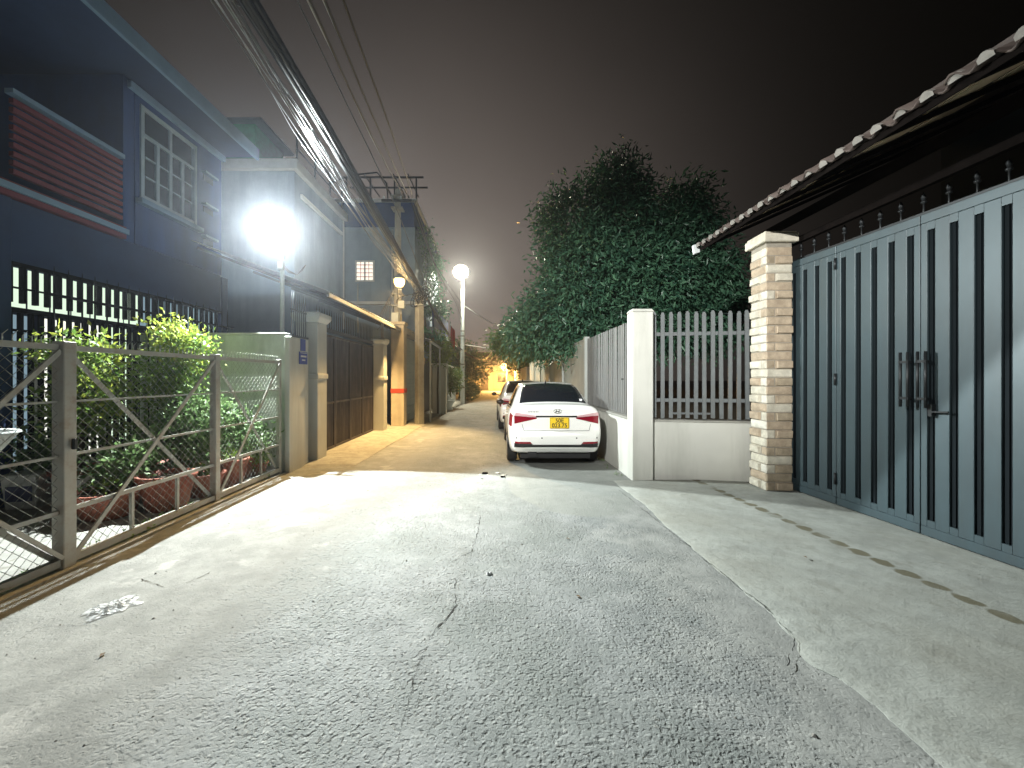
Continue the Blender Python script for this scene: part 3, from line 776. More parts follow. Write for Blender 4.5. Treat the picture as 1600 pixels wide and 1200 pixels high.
for k in range(4):
    y0 = k*gw_
    mb = MB()
    for (a_, b_, c_, d_) in ((y0+.01,.0,y0+.05,2.5),(y0+gw_-.05,.0,y0+gw_-.01,2.5)): mb.box(-.02,a_,b_,.03,c_,d_)
    mb.box(-.019,y0+.05,.0,.029,y0+gw_-.05,.05); mb.box(-.019,y0+.05,2.45,.029,y0+gw_-.05,2.5); mb.box(-.019,y0+.05,1.0,.026,y0+gw_-.05,1.04)
    lf = mb.build('gate_leaf', M['brown_gate'], t)
    n = 14; ww = (gw_-.10)/n
    for (z0, z1) in ((.052,.998),(1.042,2.448)):
        mb = MB(); v = []
        for i in range(n*4+1):
            u = i/4; yy = y0+.05+u*ww; xx = .012*(1 if (i % 4) in (1, 2) else 0)
            v += [(xx, yy, z0), (xx, yy, z1)]
        mb.add(v, [(2*i, 2*i+2, 2*i+3, 2*i+1) for i in range(n*4)])
        mb.build('corrugated_sheet', M['brown_gate'], lf)
mb = MB(); mb.box(-.03, 0, 2.56, .03, 3.74, 2.64); mb.build('lintel_bar', M['iron'], t)
for k in range(30): mb = MB()
bars = MB().tube([(0,0,2.64),(0,0,2.95),(0,0,3.06)], [.010,.010,.002], 5).mesh('spike')
for k in range(30):
    o = link('spike', bars, M['iron'], t); o.location = (0, .06+k*.125, 0)

# awning over that gate
t = thing('awning', 'long grey sheet metal awning sloping out above the dark gate', 'awning', (-3.08, 7.36, 3.19))
mb = MB(); v = []; n = 7*10
for i in range(n+1):
    y = i*.1; dz = .014 if i % 2 else 0
    v += [(0, y, dz), (-2.55, y, dz+.95)]
mb.add(v, [(2*i, 2*i+2, 2*i+3, 2*i+1) for i in range(n)])
o = mb.build('corrugated_sheet', M['awning'], t); s_ = o.modifiers.new('t', 'SOLIDIFY'); s_.thickness = .006
MB().box(-.05, 0, -.09, .0, 7.0, -.02).build('edge_beam', M['grey_metal'], t)
for k in range(5):
    MB().bar((-.06, .1+k*1.7, -.075), (-2.5, .1+k*1.7, .84), .05).build('rafter', M['iron'], t)
MB().bar((-.42,4.9,.06), (-.42,4.9,-3.15), .07).build('strut', M['grey_metal'], t)

# ---------------------------------------------------------------- first house: dark two storeys behind the yard
HX = -6.0
t = thing('house', 'two storey house tinted dark flare blue with a balcony, white casement window and lit ground floor', 'house', (HX, 4.9, 0))
def hp(name, m, boxes, parent=None, bevel=0):
    mb = MB()
    for b_ in boxes: mb.box(b_[0]-HX, b_[1]-4.9, b_[2], b_[3]-HX, b_[4]-4.9, b_[5])
    return mb.build(name, M[m], parent or t, bevel)
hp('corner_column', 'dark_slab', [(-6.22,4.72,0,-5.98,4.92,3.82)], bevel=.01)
hp('floor_slab', 'maroon_plaster', [(-12,4.4,3.83,-5.95,6.42,4.02)], bevel=.008)
hp('slab_edge', 'blue_trim', [(-5.948,4.4,3.90,-5.91,6.42,3.98)])
hp('upper_wall', 'flare_blue_plaster', [(-12,6.43,3.83,-6.02,6.62,6.5),(-6.30,6.621,3.83,-6.0,6.70,6.5),(-6.30,7.96,3.83,-6.0,8.7,6.5),(-6.30,6.701,3.83,-6.0,7.959,4.62),(-6.30,6.701,6.22,-6.0,7.959,6.5),(-12,8.5,3.83,-6.301,8.7,6.5)])
hp('upper_door', 'pane_dark', [(-9.2,6.40,4.03,-8.2,6.428,6.2)])
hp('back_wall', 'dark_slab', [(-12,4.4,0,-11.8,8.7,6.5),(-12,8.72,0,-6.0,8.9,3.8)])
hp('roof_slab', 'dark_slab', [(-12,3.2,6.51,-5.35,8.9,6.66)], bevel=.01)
hp('cornice', 'blue_trim', [(-5.348,3.2,6.45,-5.29,8.9,6.70),(-5.97,6.44,6.30,-5.90,8.7,6.42)], bevel=.006)
hp('parapet', 'maroon_plaster', [(-6.6,5.0,6.665,-6.4,8.9,7.7)])
hp('top_storey', 'dark_plaster', [(-12,5.0,6.67,-8.6,8.8,9.2)])
# balcony louvres
for k in range(9): hp('balcony_louvre', 'maroon_plaster', [(-6.06,4.95,4.14+k*.11,-6.00,6.40,4.20+k*.11)])
hp('balcony_rail', 'blue_trim', [(-6.09,4.93,5.13,-5.98,6.42,5.19)])
# white casement window on the upper facade
win = hp('window', 'window_trim', [(-6.05,6.70,4.63,-5.97,6.77,6.21),(-6.05,7.89,4.63,-5.97,7.955,6.21),(-6.04,6.771,4.63,-5.975,7.889,4.70),(-6.04,6.771,6.14,-5.975,7.889,6.21),(-6.04,6.771,5.70,-5.975,7.889,5.76)] +
    [(-6.035,6.77+k*.28-.035,4.701,-5.98,6.77+k*.28+.035,5.699) for k in (1,2,3)] + [(-6.035,7.33-.03,5.761,-5.98,7.33+.03,6.139)] +
    [(-6.03,6.77+k*.28+.036,z,-5.985,6.77+(k+1)*.28-.036,z+.03) for k in range(4) for z in (5.02,5.35)], bevel=.004)
for k in range(4):
    for z in (4.70,5.05,5.38): hp('pane', 'pane_dark', [(-6.022,6.77+k*.28+.03,z,-6.012,6.77+(k+1)*.28-.03,z+.32)], win)
for k in range(2): hp('pane', 'pane_dark', [(-6.022,6.78+k*.56,5.76,-6.012,6.77+(k+1)*.56-.03,6.14)], win)
hp('window_sill', 'blue_trim', [(-6.0,6.62,4.52,-5.88,8.02,4.60)])
for z in (4.35, 5.0, 5.65): hp('vent', 'pane_dark', [(-5.998,8.15,z,-5.985,8.42,z+.12)]); hp('vent_hood', 'blue_trim', [(-5.999,8.10,z+.13,-5.90,8.47,z+.17)])
# lit ground floor: glazed doors and a transom band
M['lit_pane'] = emis('lit_pane', (.80,1.0,.76), 1.05); M['lit_pane_dim'] = emis('dim_lit_pane', (.50,.72,.85), .42); M['lit_pane_warm'] = emis('lit_door_pane', (1.0,1.0,.88), 1.25)
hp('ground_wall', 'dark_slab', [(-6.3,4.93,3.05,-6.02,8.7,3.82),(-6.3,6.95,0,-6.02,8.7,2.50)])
front = hp('front_glazing', 'iron_matte', [(-6.06,4.93,2.42,-6.0,6.95,2.48),(-6.06,4.93,3.0,-6.0,8.7,3.048),(-6.06,6.951,2.501,-6.0,8.7,2.54),(-6.05,4.93,2.72,-6.01,8.7,2.74)] + [(-6.06,4.93+k*.14-.018,2.541,-6.0,4.93+k*.14+.018,2.999) for k in range(27)] + [(-6.06,4.93+k*.115-.014,.4,-6.0,4.93+k*.115+.014,2.42) for k in range(18)] + [(-6.05,4.94,2.18,-6.01,6.95,2.21)])
for k in range(14):
    y0 = 4.93+k*.27
    hp('lit_transom_pane', 'lit_pane' if k < 7 else 'lit_pane_dim', [(-6.13,y0+.01,2.5,-6.12,y0+.25,3.0)], front)
for (y0, y1, m) in ((4.98,5.2,'lit_pane_dim'),(5.36,6.18,'lit_pane_warm'),(6.30,6.6,'lit_pane')): hp('lit_door_pane', m, [(-6.13,y0,.4,-6.12,y1,2.40)], front)
# inner iron fence seen against that light
t2 = thing('iron_fence', 'dark spiked iron bars in front of the lit ground floor of the flare blue house', 'fence', (-5.55, 5.0, 0))
br = MB().tube([(0,0,.2),(0,0,2.86),(0,0,3.0)], [.011,.011,.002], 5).mesh('bar')
for k in range(20):
    o = link('bar', br, M['iron_matte'], t2); o.location = (0, k*.17, 0)
for z in (.3, 2.62): MB().box(-.015, -.1, z, .015, 3.4, z+.035).build('rail', M['iron_matte'], t2)

# ---------------------------------------------------------------- second house with the pale end wall
t = thing('house', 'pale grey two storey house with a cornice, standing beyond the flare blue one', 'house', (-6.0, 11.85, 0))
def hb(name, m, boxes, parent=None, bevel=0, o=(-6.0,11.85)):
    mb = MB()
    for b_ in boxes: mb.box(b_[0]-o[0], b_[1]-o[1], b_[2], b_[3]-o[0], b_[4]-o[1], b_[5])
    return mb.build(name, M[m], parent or t, bevel)
hb('wall', 'house_plaster', [(-11.5,11.85,0,-6.0,15.6,7.75)])
hb('cornice', 'white_trim', [(-11.6,11.70,7.752,-5.85,15.7,8.05)], bevel=.012)
hb('cornice_band', 'white_trim', [(-5.998,12.2,7.1,-5.93,15.4,7.22)])
hb('downpipe', 'white_trim', [(-6.08,15.62,3.5,-5.98,15.72,7.74)], bevel=.02)
hb('roof_shed', 'green_tarp', [(-9.6,12.4,8.052,-7.5,14,9.5)]); hb('shed_roof', 'awning', [(-9.8,12.2,9.502,-7.2,14.2,9.58)])
mb = MB()
for y in (12.0, 13.2, 14.4, 15.5): mb.bar((-.0, y-11.85, 8.05), (0, y-11.85, 8.95), .045)
mb.bar((0,.1,8.93),(0,3.7,8.93),.04); mb.bar((0,.1,8.5),(0,3.7,8.5),.03)
mb.build('roof_railing', M['iron'], t)

# ---------------------------------------------------------------- third house with the small lit window and roof terrace
t = thing('house', 'tall blue grey house with one small lit barred window and a roof pergola', 'house', (-6.4, 16.2, 0))
HO = (-6.4, 16.2)
hb('wall', 'house_plaster', [(-11,16.2,0,-3.3,22.5,7.72)], o=HO)
hb('terrace_band', 'flare_blue_plaster', [(-11,16.25,7.722,-3.34,22.4,8.75)], o=HO)
hb('terrace_coping', 'white_trim', [(-11,16.15,8.752,-3.24,22.5,8.86)], o=HO)
fr = hb('window', 'white_trim', [(-5.72,16.16,5.50,-5.66,16.199,6.36),(-5.00,16.16,5.50,-4.94,16.199,6.36),(-5.659,16.16,5.50,-5.001,16.199,5.56),(-5.659,16.16,6.30,-5.001,16.199,6.36),(-5.36,16.16,5.561,-5.30,16.199,6.299)], o=HO)
M['lit_window'] = emis('lit_window_glass', (1.0,.90,.74), 1.15)
for x in (-5.655, -5.295): hb('lit_pane', 'lit_window', [(x,16.185,5.565,x+.29,16.195,6.295)], fr, o=HO)
hb('window_bars', 'red_paint', [(-5.655,16.14,z,-5.005,16.152,z+.022) for z in (5.68,5.84,6.0,6.16)] + [(x,16.145,5.56,x+.018,16.158,6.3) for x in (-5.5,-5.17)], fr, o=HO)
mb = MB()
pg = lambda x, y, z: (x+6.4, y-16.2, z)
for x in (-6.2,-5.2,-4.2,-3.3): mb.bar(pg(x,16.5,8.86), pg(x,16.5,9.9), .06)
mb.bar(pg(-6.4,16.5,9.9), pg(-3.0,16.5,9.9), .06); mb.bar(pg(-6.4,17.5,9.95), pg(-3.0,17.5,9.95), .06)
mb.tube([pg(-6.9,16.4,9.6), pg(-5.9,16.4,9.95), pg(-4.9,16.4,10.05), pg(-4.5,16.4,9.6), pg(-4.45,16.4,8.9)], .035, 6)
for x in (-6,-5.4,-4.8,-4.2,-3.6): mb.bar(pg(x,16.3,9.93), pg(x,18.5,10.0), .04)
mb.build('pergola', M['iron'], t)
mb = MB(); mb.tube([pg(-5.6,16.12,5.4), pg(-5.6,16.12,3.4)], .03, 6); mb.tube([pg(-4.2,16.12,7.6), pg(-4.2,16.12,3.0)], .04, 6); mb.build('downpipe', M['white_trim'], t)
hb('ledge', 'white_trim', [(-6.38,15.95,4.55,-3.3,16.198,4.66)], o=HO)
hb('street_door', 'brown_gate', [(-3.298,17.2,0,-3.25,19.6,2.5)], o=HO); hb('balcony', 'house_plaster', [(-3.298,16.8,3.6,-2.6,21.8,3.75)], o=HO)
hb('balcony_wall', 'flare_blue_plaster', [(-2.7,16.8,3.752,-2.62,21.8,4.6)], o=HO)

# ---------------------------------------------------------------- the yellow-lit pier with the red band, shutter wall, eaves
t = thing('gate_pier', 'broad square pier lit yellow with a red painted band, under the amber lamp', 'pier', (-3.22, 13.15, 0))
MB().box(-.20, -.2, -.05, .22, .22, 3.32).build('shaft', M['warm_plaster'], t, bevel=.012)
MB().box(-.208, -.208, 1.10, .228, .228, 1.24).build('red_band', M['red_paint'], t)
MB().box(-.24, -.24, 3.322, .26, .26, 3.42).build('cap', M['warm_plaster'], t, bevel=.01)
t = thing('shutter_wall', 'grey roll shutter front with a white frame between the yellow pier and square pole', 'shutter', (-3.15, 13.45, 0))
for k in range(22): MB().box(-.06, 0.1, .04+k*.135, -.03+.012*(k % 2), 2.35, .168+k*.135).build('shutter_slat', M['sheet'], t)
MB().box(-.10, 0, -.05, .04, .098, 3.1).build('jamb', M['white_trim'], t); MB().box(-.10, 2.352, -.05, .04, 2.5, 3.1).build('jamb', M['white_trim'], t)
MB().box(-.2, 0, 3.102, .1, 2.5, 3.3).build('shutter_box', M['warm_plaster'], t)
t = thing('awning', 'small low tiled shop awning beyond the square pole with a green net on top', 'awning', (-2.35, 14.3, 2.95))
mb = MB(); v = []
for i in range(41):
    y = i*.14; dz = .02 if i % 2 else 0
    v += [(0, y, dz-.02*y), (-1.0, y, dz+.42-.02*y)]
mb.add(v, [(2*i, 2*i+2, 2*i+3, 2*i+1) for i in range(40)]); o = mb.build('corrugated_sheet', M['awning'], t); o.modifiers.new('t','SOLIDIFY').thickness = .006
MB().bar((-.02,0,-.05), (-.02,5.6,-.16), .06).build('edge_beam', M['white_trim'], t)
for y in (.2, 2.6, 5.3): MB().bar((-.04,y,-.08), (-.04,y,-2.95), .06).build('strut', M['white_trim'], t)
mb = MB(); rr = random.Random(8); n = 14
v = [(-1.0+.8*i/n, 1.2+3.2*j/n, .42-.42*(.8*i/n)+.16+.34*noise.noise(Vector((i*.5, j*.5, 1)))) for i in range(n+1) for j in range(n+1)]
mb.add(v, [(i*(n+1)+j, i*(n+1)+j+1, (i+1)*(n+1)+j+1, (i+1)*(n+1)+j) for i in range(n) for j in range(n)])
o = mb.build('green_net', M['green_tarp'], None); o.location = (-2.05, 14.3, 2.98); o.modifiers.new('t','SOLIDIFY').thickness = .02
tag(o, 'crumpled bright green net heaped on the small awning', 'net')
t = thing('flag', 'dark red flag hanging limp from a short pole by the plants', 'flag', (-2.12, 18.2, 3.05))
MB().tube([(0,0,-.1),(.05,-.05,1.0)], .015, 6).build('flag_pole', M['white_trim'], t)
mb = MB(); v = []
for i in range(9):
    for j in range(6):
        u = j/5; z = .95-.11*i; v.append((.04+u*(.34-.02*i)*(.6+.05*i), -.04+.06*math.sin(u*7+i*.3), z-.25*u))
mb.add(v, [(i*6+j, i*6+j+1, (i+1)*6+j+1, (i+1)*6+j) for i in range(8) for j in range(5)], True)
o = mb.build('cloth', M['flag_red'], t); o.modifiers.new('t','SOLIDIFY').thickness = .006
t = thing('gate_pier', 'pale square pier standing alone past the square pole', 'pier', (-2.52, 17.8, 0))
MB().box(-.3,-.2,-.05,.3,.25,2.15).build('shaft', M['wall_paint'], t, bevel=.015); MB().box(-.34,-.24,2.152,.34,.29,2.24).build('cap', M['wall_paint'], t, bevel=.01)
t = thing('side_wall', 'dim brick toned wall with a dark doorway beside the slim white pole', 'wall', (-2.95, 20.2, 0))
MB().box(-.4,0,-.05,0,1.2,2.6).build('wall_panel', M['dark_plaster'], t); MB().box(-.4,1.22,-.05,.25,6.5,2.2).build('wall_panel', M['old_plaster'], t)
MB().box(-.42,1.2,2.202,.30,6.55,2.30).build('coping', M['wall_paint'], t)
t = thing('stone_urn', 'white rounded planter by the kerb past the pale pier', 'planter', (-2.36, 19.2, 0))
MB().lathe([(0,0),(.24,0),(.30,.06),(.22,.16),(.33,.36),(.40,.48),(.36,.5),(.32,.44),(0,.42)], (0,0,.03), 18).build('bowl', M['white_trim'], t)
mb = MB(); mb.lathe([(0,.42),(.16,.44),(.22,.56),(.12,.70),(0,.74)], (0,0,.03), 12); mb.build('top_knob', M['white_trim'], t)

# low buildings closing the lane
M['end_wall'] = M['warm_plaster']
t = thing('house', 'small warm lit house at the far end where the lane bends', 'house', (-1.0, 52, 0))
MB().box(-4,0,-.1,3.4,6,3.2).build('wall', M['warm_plaster'], t); MB().poly([(-4.4,-.5,3.2),(3.8,-.5,3.2),(3.8,3,5),(-4.4,3,5)], (0,0,.12)).build('roof', M['tile'], t)
MB().box(-1.0,-.05,0,0,-.003,2.2).build('door', M['brown_gate'], t); MB().box(1.2,-.05,1.0,2.3,-.003,2.1).build('window', M['pane_dark'], t)
t = thing('end_wall', 'grey boundary wall along the far right of the lane', 'wall', (2.2, 28.6, 0))
MB().box(0,0,-.1,.2,22,2.3).build('wall_body', M['old_plaster'], t); MB().box(-.04,0,2.302,.24,22,2.38).build('coping', M['wall_paint'], t)

# ---------------------------------------------------------------- poles
t = thing('utility_pole', 'tall tapering concrete utility pole carrying the upper cables by the yellow pier', 'pole', (-3.34, 13.0+.55, 0))
MB().tube([(0,0,-.1),(0,0,4),(0,0,8.0)], [.17,.14,.10], 4, smooth=False).build('shaft', M['pole_concrete'], t, bevel=.01)
for z in (4.0, 4.4, 7.3, 7.7):
    mb = MB(); mb.box(-.19,-.19,z,.19,.19,z+.05); mb.build('band', M['grey_metal'], t)
MB().box(-.5,-.23,7.5,.5,-.17,7.58).build('cross_arm', M['iron'], t)
for x in (-.42, -.15, .15, .42): MB().lathe([(.015,0),(.03,.02),(.018,.05),(.035,.07),(.015,.11),(0,.12)], (x,-.2,7.58), 10).build('insulator', M['white_trim'], t)
MB().box(-.12,-.42,3.35,.12,-.20,3.75).build('meter_box', M['sheet'], t, bevel=.01); MB().box(.10,-.40,3.9,.30,-.20,4.15).build('meter_box', M['sheet'], t, bevel=.01)
mb = MB(); rr = random.Random(4)
for k in range(5):
    x0 = -.22-.12*k; pts = [(x0*.4, -.2, 4.6-.1*k), (x0, -.25, 3.9-.12*k), (x0*.9, -.25, 3.2), (x0*.3, -.22, 3.0+.15*k)]
    mb.tube(pts, .010, 5)
mb.build('cable_loops', M['cable_grey'], t)
t = thing('square_pole', 'shorter square concrete pole topped by a tangle of cables', 'pole', (-2.62, 13.62, 0))
MB().tube([(0,0,-.1),(0,0,4.55)], [.17,.155], 4, smooth=False).build('shaft', M['pole_concrete'], t, bevel=.012)
for z in (4.05, 4.35): MB().box(-.16,-.16,z,.16,.16,z+.04).build('band', M['grey_metal'], t)
mb = MB()
for k in range(16):
    c = Vector((rr.uniform(-.1,.25), rr.uniform(-.25,.1), 4.3+rr.uniform(-.15,.25))); r_ = rr.uniform(.12,.28); n = Vector((rr.uniform(-1,1), rr.uniform(-1,1), rr.uniform(-.4,.4))).normalized(); a_ = n.orthogonal(); b_ = n.cross(a_)
    mb.tube([c+(a_*math.cos(q*.52)+b_*math.sin(q*.52)*.7)*r_ for q in range(13)], .012, 5)
mb.build('cable_coil', M['cable'], t)

# ---------------------------------------------------------------- overhead cables
def cable(pts, r, m, label, group, wig=0, seed=0, n=5):
    pts = [Vector(p) for p in pts]; out = []
    for i in range(len(pts)-1):
        p0, p1, p2, p3 = pts[max(i-1,0)], pts[i], pts[i+1], pts[min(i+2,len(pts)-1)]
        for k in range(10):
            u = k/10
            q = .5*((2*p1)+(p2-p0)*u+(2*p0-5*p1+4*p2-p3)*u*u+(3*p1-p0-3*p2+p3)*u**3)
            s = (i*10+k)*.23
            out.append(q + Vector((noise.noise(Vector((s, seed, 0))), 0, noise.noise(Vector((s, seed, 7)))))*wig)
    out.append(pts[-1])
    o = MB().tube(out, r, n).build('overhead_cable', M[m], fix=False)
    return tag(o, label, 'cable', group)
rr = random.Random(21)
TOPB = Vector((-2.45, 13.45, 4.45))
# thick lower bundle: heavy black trunk and many thinner grey drops lashed along it
def low(dx, dz, sag=0):
    return [Vector((-2.55+dx, -9, 6.25+dz)), Vector((-2.52+dx, 0.5, 5.72+dz)), Vector((-2.50+dx, 4.0, 5.40+dz-sag*.6)), Vector((-2.48+dx, 8, 4.98+dz-sag)), Vector((-2.47+dx*.7, 11, 4.68+dz*.7-sag*.5)), TOPB+Vector((dx*.4, 0, dz*.4))]
for k in range(7):
    a_ = k*.9; cable(low(.06*math.cos(a_), .08*math.sin(a_)+.02, .0), .034, 'cable', 'thick black cable in the twisted trunk bundle over the lane', 'black trunk cables', .02, k)
for k in range(11):
    cable(low(rr.uniform(-.20,.04), rr.uniform(-.24,.0), rr.uniform(.0,.20)), rr.uniform(.005,.009), 'cable_shiny' if k % 3 == 0 else 'cable_grey', 'thin shiny grey cable slung loosely under the trunk bundle', 'thin grey cables under the trunk bundle', .10, 40+k)
cable(low(.35, .32, .02), .009, 'cable_grey', 'single grey cable strung alone just above the trunk bundle', None, .02, 77)
# the pairs running to the tall pole and on to the far lamp pole
TP = Vector((-3.0, 13.35, 7.62))
def up(dx, dz):
    return [Vector((-2.3+dx, -9, 7.5+dz)), Vector((-2.4+dx, 1, 6.85+dz)), Vector((-2.50+dx, 5.5, 6.80+dz)), Vector((-2.75+dx, 9.5, 7.08+dz)), TP+Vector((dx*.6, 0, dz*.2))]
for k, (dx, dz, m, r_) in enumerate(((-.09,0,'cable_shiny',.015),(-.05,-.05,'cable',.02),(.12,.02,'cable_shiny',.015),(.15,-.04,'cable',.02))):
    cable(up(dx, dz), r_, m, ['grey','black','grey','black'][k]+' cable of the twisted pair strung to the tall pole, ' + ('left strand' if k < 2 else 'right strand'), None, .022, 100+k)
cable(up(.34, .14), .02, 'cable', 'rightmost dark cable strung high to the tall utility pole', None, .015, 110)
FP = Vector((-2.05, 23.9, 5.2))
for k in range(4):
    dx = .1*k
    cable([TP+Vector((dx*.5+.1,.1,0)), Vector((-2.75+dx, 17, 6.75-.25*k)), Vector((-2.3+dx*.5, 21, 6.2-.25*k)), FP+Vector((0,0,.9-.5*k))], .014, 'cable_grey' if k % 2 else 'cable', 'cable sloping from the tall pole down to the far white lamp pole', 'cables between tall pole and far lamp pole', .02, 120+k)
for k in range(6):
    dz = rr.uniform(-.1,.1)
    cable([TOPB+Vector((.05,.05,-.05)), Vector((-2.3+rr.uniform(-.06,.06), 17, 3.85+dz)), Vector((-2.05, 23.8, 3.2+dz)), Vector((-1.1+rr.uniform(-.1,.1), 32, 3.0+dz)), Vector((-.6, 46, 4.4+dz))], .028 if k < 3 else .012, 'cable', 'black cable of the heavy bundle sagging from the square pole past the slim pole', 'black cables sagging past the slim pole', .05, 140+k)
for k, (a_, b_) in enumerate((((-2.05,23.9,6.0), (1.4,29,4.9)), ((-2.05,23.9,3.6), (2.2,30,3.9)))):
    a_, b_ = Vector(a_), Vector(b_)
    cable([a_, a_.lerp(b_,.5)-Vector((0,0,.2)), b_], .022, 'white_trim', ['upper','lower'][k]+' pale service cable crossing from the slim pole to the right', None, .02, 160+k)
cable([(-2.55,13.5,4.5),(-3.2,13.2,4.25),(-3.34,13.4,4.1)], .012, 'cable', 'short slack cable between the square pole and the tall pole', None, .02, 170)
cable([(-2.9,4.0,5.75),(-2.75,4.2,5.55),(-2.55,4.3,5.62)], .010, 'cable_grey', 'short grey loop hanging off the trunk bundle at the top', None, .01, 171)

# ================================================================== FOLIAGE
def leaves(name, m, lobes, n, L, W, seed, parent=None, droop=.3, core=.55, kind='stuff', clump=0):
    """leaf-sized folded faces spread through the lobes [(centre, (rx,ry,rz))], gathered in sprays"""
    g = np.random.default_rng(seed); C = np.array([l[0] for l in lobes], float); Rr = np.array([l[1] for l in lobes], float)
    vol = Rr.prod(1)**.67; idx = g.choice(len(lobes), size=n, p=vol/vol.sum())
    if clump:
        nc = max(1, n//clump); ci = g.choice(len(lobes), size=nc, p=vol/vol.sum())
        d = g.normal(size=(nc,3)); d /= np.linalg.norm(d,axis=1)[:,None]
        rad = core + (1-core)*g.random(nc)**.6; rad *= 1 + .07*g.normal(size=nc)
        cc = C[ci] + d*Rr[ci]*rad[:,None]
        k = g.integers(0, nc, n); out = d[k]*.8
        p = cc[k] + g.normal(size=(n,3))*L*1.15
        tone = np.clip(g.normal(.5,.22,nc)[k] + g.normal(0,.13,n), 0, 1)
    else:
        d = g.normal(size=(n,3)); d /= np.linalg.norm(d,axis=1)[:,None]
        rad = core + (1-core)*g.random(n)**.6
        p = C[idx] + d*Rr[idx]*rad[:,None]; out = d
        tone = np.clip(g.normal(.5,.24,n), 0, 1)
    a = out + g.normal(size=(n,3))*.75; a[:,2] -= droop; a /= np.linalg.norm(a,axis=1)[:,None]
    b = np.cross(a, g.normal(size=(n,3))); b /= np.linalg.norm(b,axis=1)[:,None]; c = np.cross(a, b)
    s = (.65+.6*g.random(n))[:,None]
    v = np.empty((n,4,3)); v[:,0] = p; v[:,1] = p + a*L*.45*s + b*W*.5*s + c*W*.14; v[:,2] = p + a*L*s - c*L*.10; v[:,3] = p + a*L*.45*s - b*W*.5*s + c*W*.14
    me = bpy.data.meshes.new(name); me.vertices.add(n*4); me.vertices.foreach_set('co', v.reshape(-1))
    me.loops.add(n*6); me.polygons.add(n*2); bi = (np.arange(n)*4)[:,None]
    me.loops.foreach_set('vertex_index', (bi + np.array([0,1,2,0,2,3])[None]).reshape(-1).astype(np.int32))
    me.polygons.foreach_set('loop_start', np.arange(0, n*6, 3, dtype=np.int32))
    me.update(calc_edges=True)
    at = me.attributes.new('rnd', 'FLOAT', 'POINT'); at.data.foreach_set('value', np.repeat(tone, 4).astype(np.float32))
    o = link(name, me, m, parent)
    if kind: o['kind'] = kind
    return o
def branches(mb, base, lobes, r, seed, trunk_top=.35):
    rr = random.Random(seed); base = Vector(base)
    top = base + Vector((0,0,trunk_top)); mb.tube([base, base.lerp(top,.5)+Vector((rr.uniform(-.04,.04)*trunk_top, rr.uniform(-.04,.04)*trunk_top, 0)), top], [r, r*.85, r*.75], 8)
    for c, rad in lobes:
        c = Vector(c); m = top.lerp(c, .5)+Vector((rr.uniform(-.1,.1), rr.uniform(-.1,.1), .12))*trunk_top
        mb.tube([top-Vector((0,0,.02)), m, c], [r*.55, r*.38, r*.15], 6)
        for k in range(3):
            e = c + Vector([rr.uniform(-.7,.7)*q for q in rad]); mb.tube([m.lerp(c,.4), m.lerp(e,.7), e], [r*.25, r*.15, r*.05], 5)
    return mb

# big dark tree behind the right-hand fence
t = thing('mango_tree', 'big dark leafy tree rising behind the slat fence on the right', 'tree', (3.55, 11.5, 0))
lob = [((-.9,0,4.9),(1.45,1.5,1.1)), ((-1.3,.2,6.1),(1.05,1.1,1.1)), ((1.5,.2,5.3),(1.3,1.4,1.0)), ((-1.3,.1,3.7),(1.45,1.4,.95)), ((.5,-.2,4.3),(1.6,1.5,1.15)), ((2.3,0,4.5),(1.2,1.3,1.1)), ((1.9,.2,6.35),(1.0,1.1,.95)), ((.2,.2,6.2),(1.1,1.2,1.0)),
       ((.0,.2,7.3),(.8,.9,.75)), ((1.4,0,3.2),(1.9,1.4,.9)), ((-.4,-.1,2.9),(1.7,1.2,.8)), ((2.8,.2,3.4),(1.1,1.2,1.0)), ((-2.3,.4,3.0),(1.0,1.1,.75))]
lob = [(c_, tuple(q*.93 for q in r_)) for c_, r_ in lob]
branches(MB(), (0,0,-.1), lob[:9], .17, 3, 2.2).build('trunk', M['bark'], t)
leaves('crown', M['leaf_tree'], lob, 60000, .19, .058, 5, t, .5, .5, clump=14)
# paler tree overhanging the wall further on
t = thing('leafy_tree', 'paler lit tree spilling over the panel fence beyond the big dark one', 'tree', (3.1, 17.5, 0))
lob = [((-1.9,.2,3.25),(1.2,1.2,.6)), ((-1.0,.2,3.7),(1.3,1.3,.8)), ((.2,.1,4.1),(1.4,1.4,1.0)), ((-1.5,-.9,3.1),(1.0,1.1,.65)), ((-.2,-.3,4.5),(1.0,1.1,.7)), ((-2.6,.8,3.1),(.8,1.0,.55)), ((.5,-.4,3.4),(1.5,1.3,.9))]
branches(MB(), (0,0,-.1), lob, .13, 4, 2.0).build('trunk', M['bark'], t)
leaves('crown', M['leaf_pale'], lob, 20000, .19, .055, 6, t, .5, .4, clump=10)
# trees and shrubs at the far end
for k, (x, y, s, nm, lb) in enumerate((( -2.7, 30, 1.0, 'dark_tree', 'dark bushy tree behind the slim white lamp pole'), (-3.6, 37, 1.25, 'dark_tree', 'dim far tree on the left near the end of the lane'), (3.2, 36, 1.2, 'dark_tree', 'dark tree over the far wall on the right near the orange lamp'), (1.9, 58, 1.6, 'dark_tree', 'far tree silhouetted behind the orange lamp'))):
    t = thing(nm, lb, 'tree', (x, y, 0), group=None)
    lob = [(Vector((0,0,3.0))*s,(1.5*s,1.4*s,1.1*s)), (Vector((.8,.1,2.3))*s,(1.2*s,1.1*s,.9*s)), (Vector((-.8,.2,2.4))*s,(1.2*s,1.1*s,.9*s)), (Vector((.1,0,1.6))*s,(1.4*s,1.2*s,.8*s))]
    branches(MB(), (0,0,-.1), lob, .12*s, 30+k, 1.4*s).build('trunk', M['bark'], t)
    leaves('crown', M['leaf_tree'], lob, 5000, .24, .09, 40+k, t, .3, .4, clump=9)
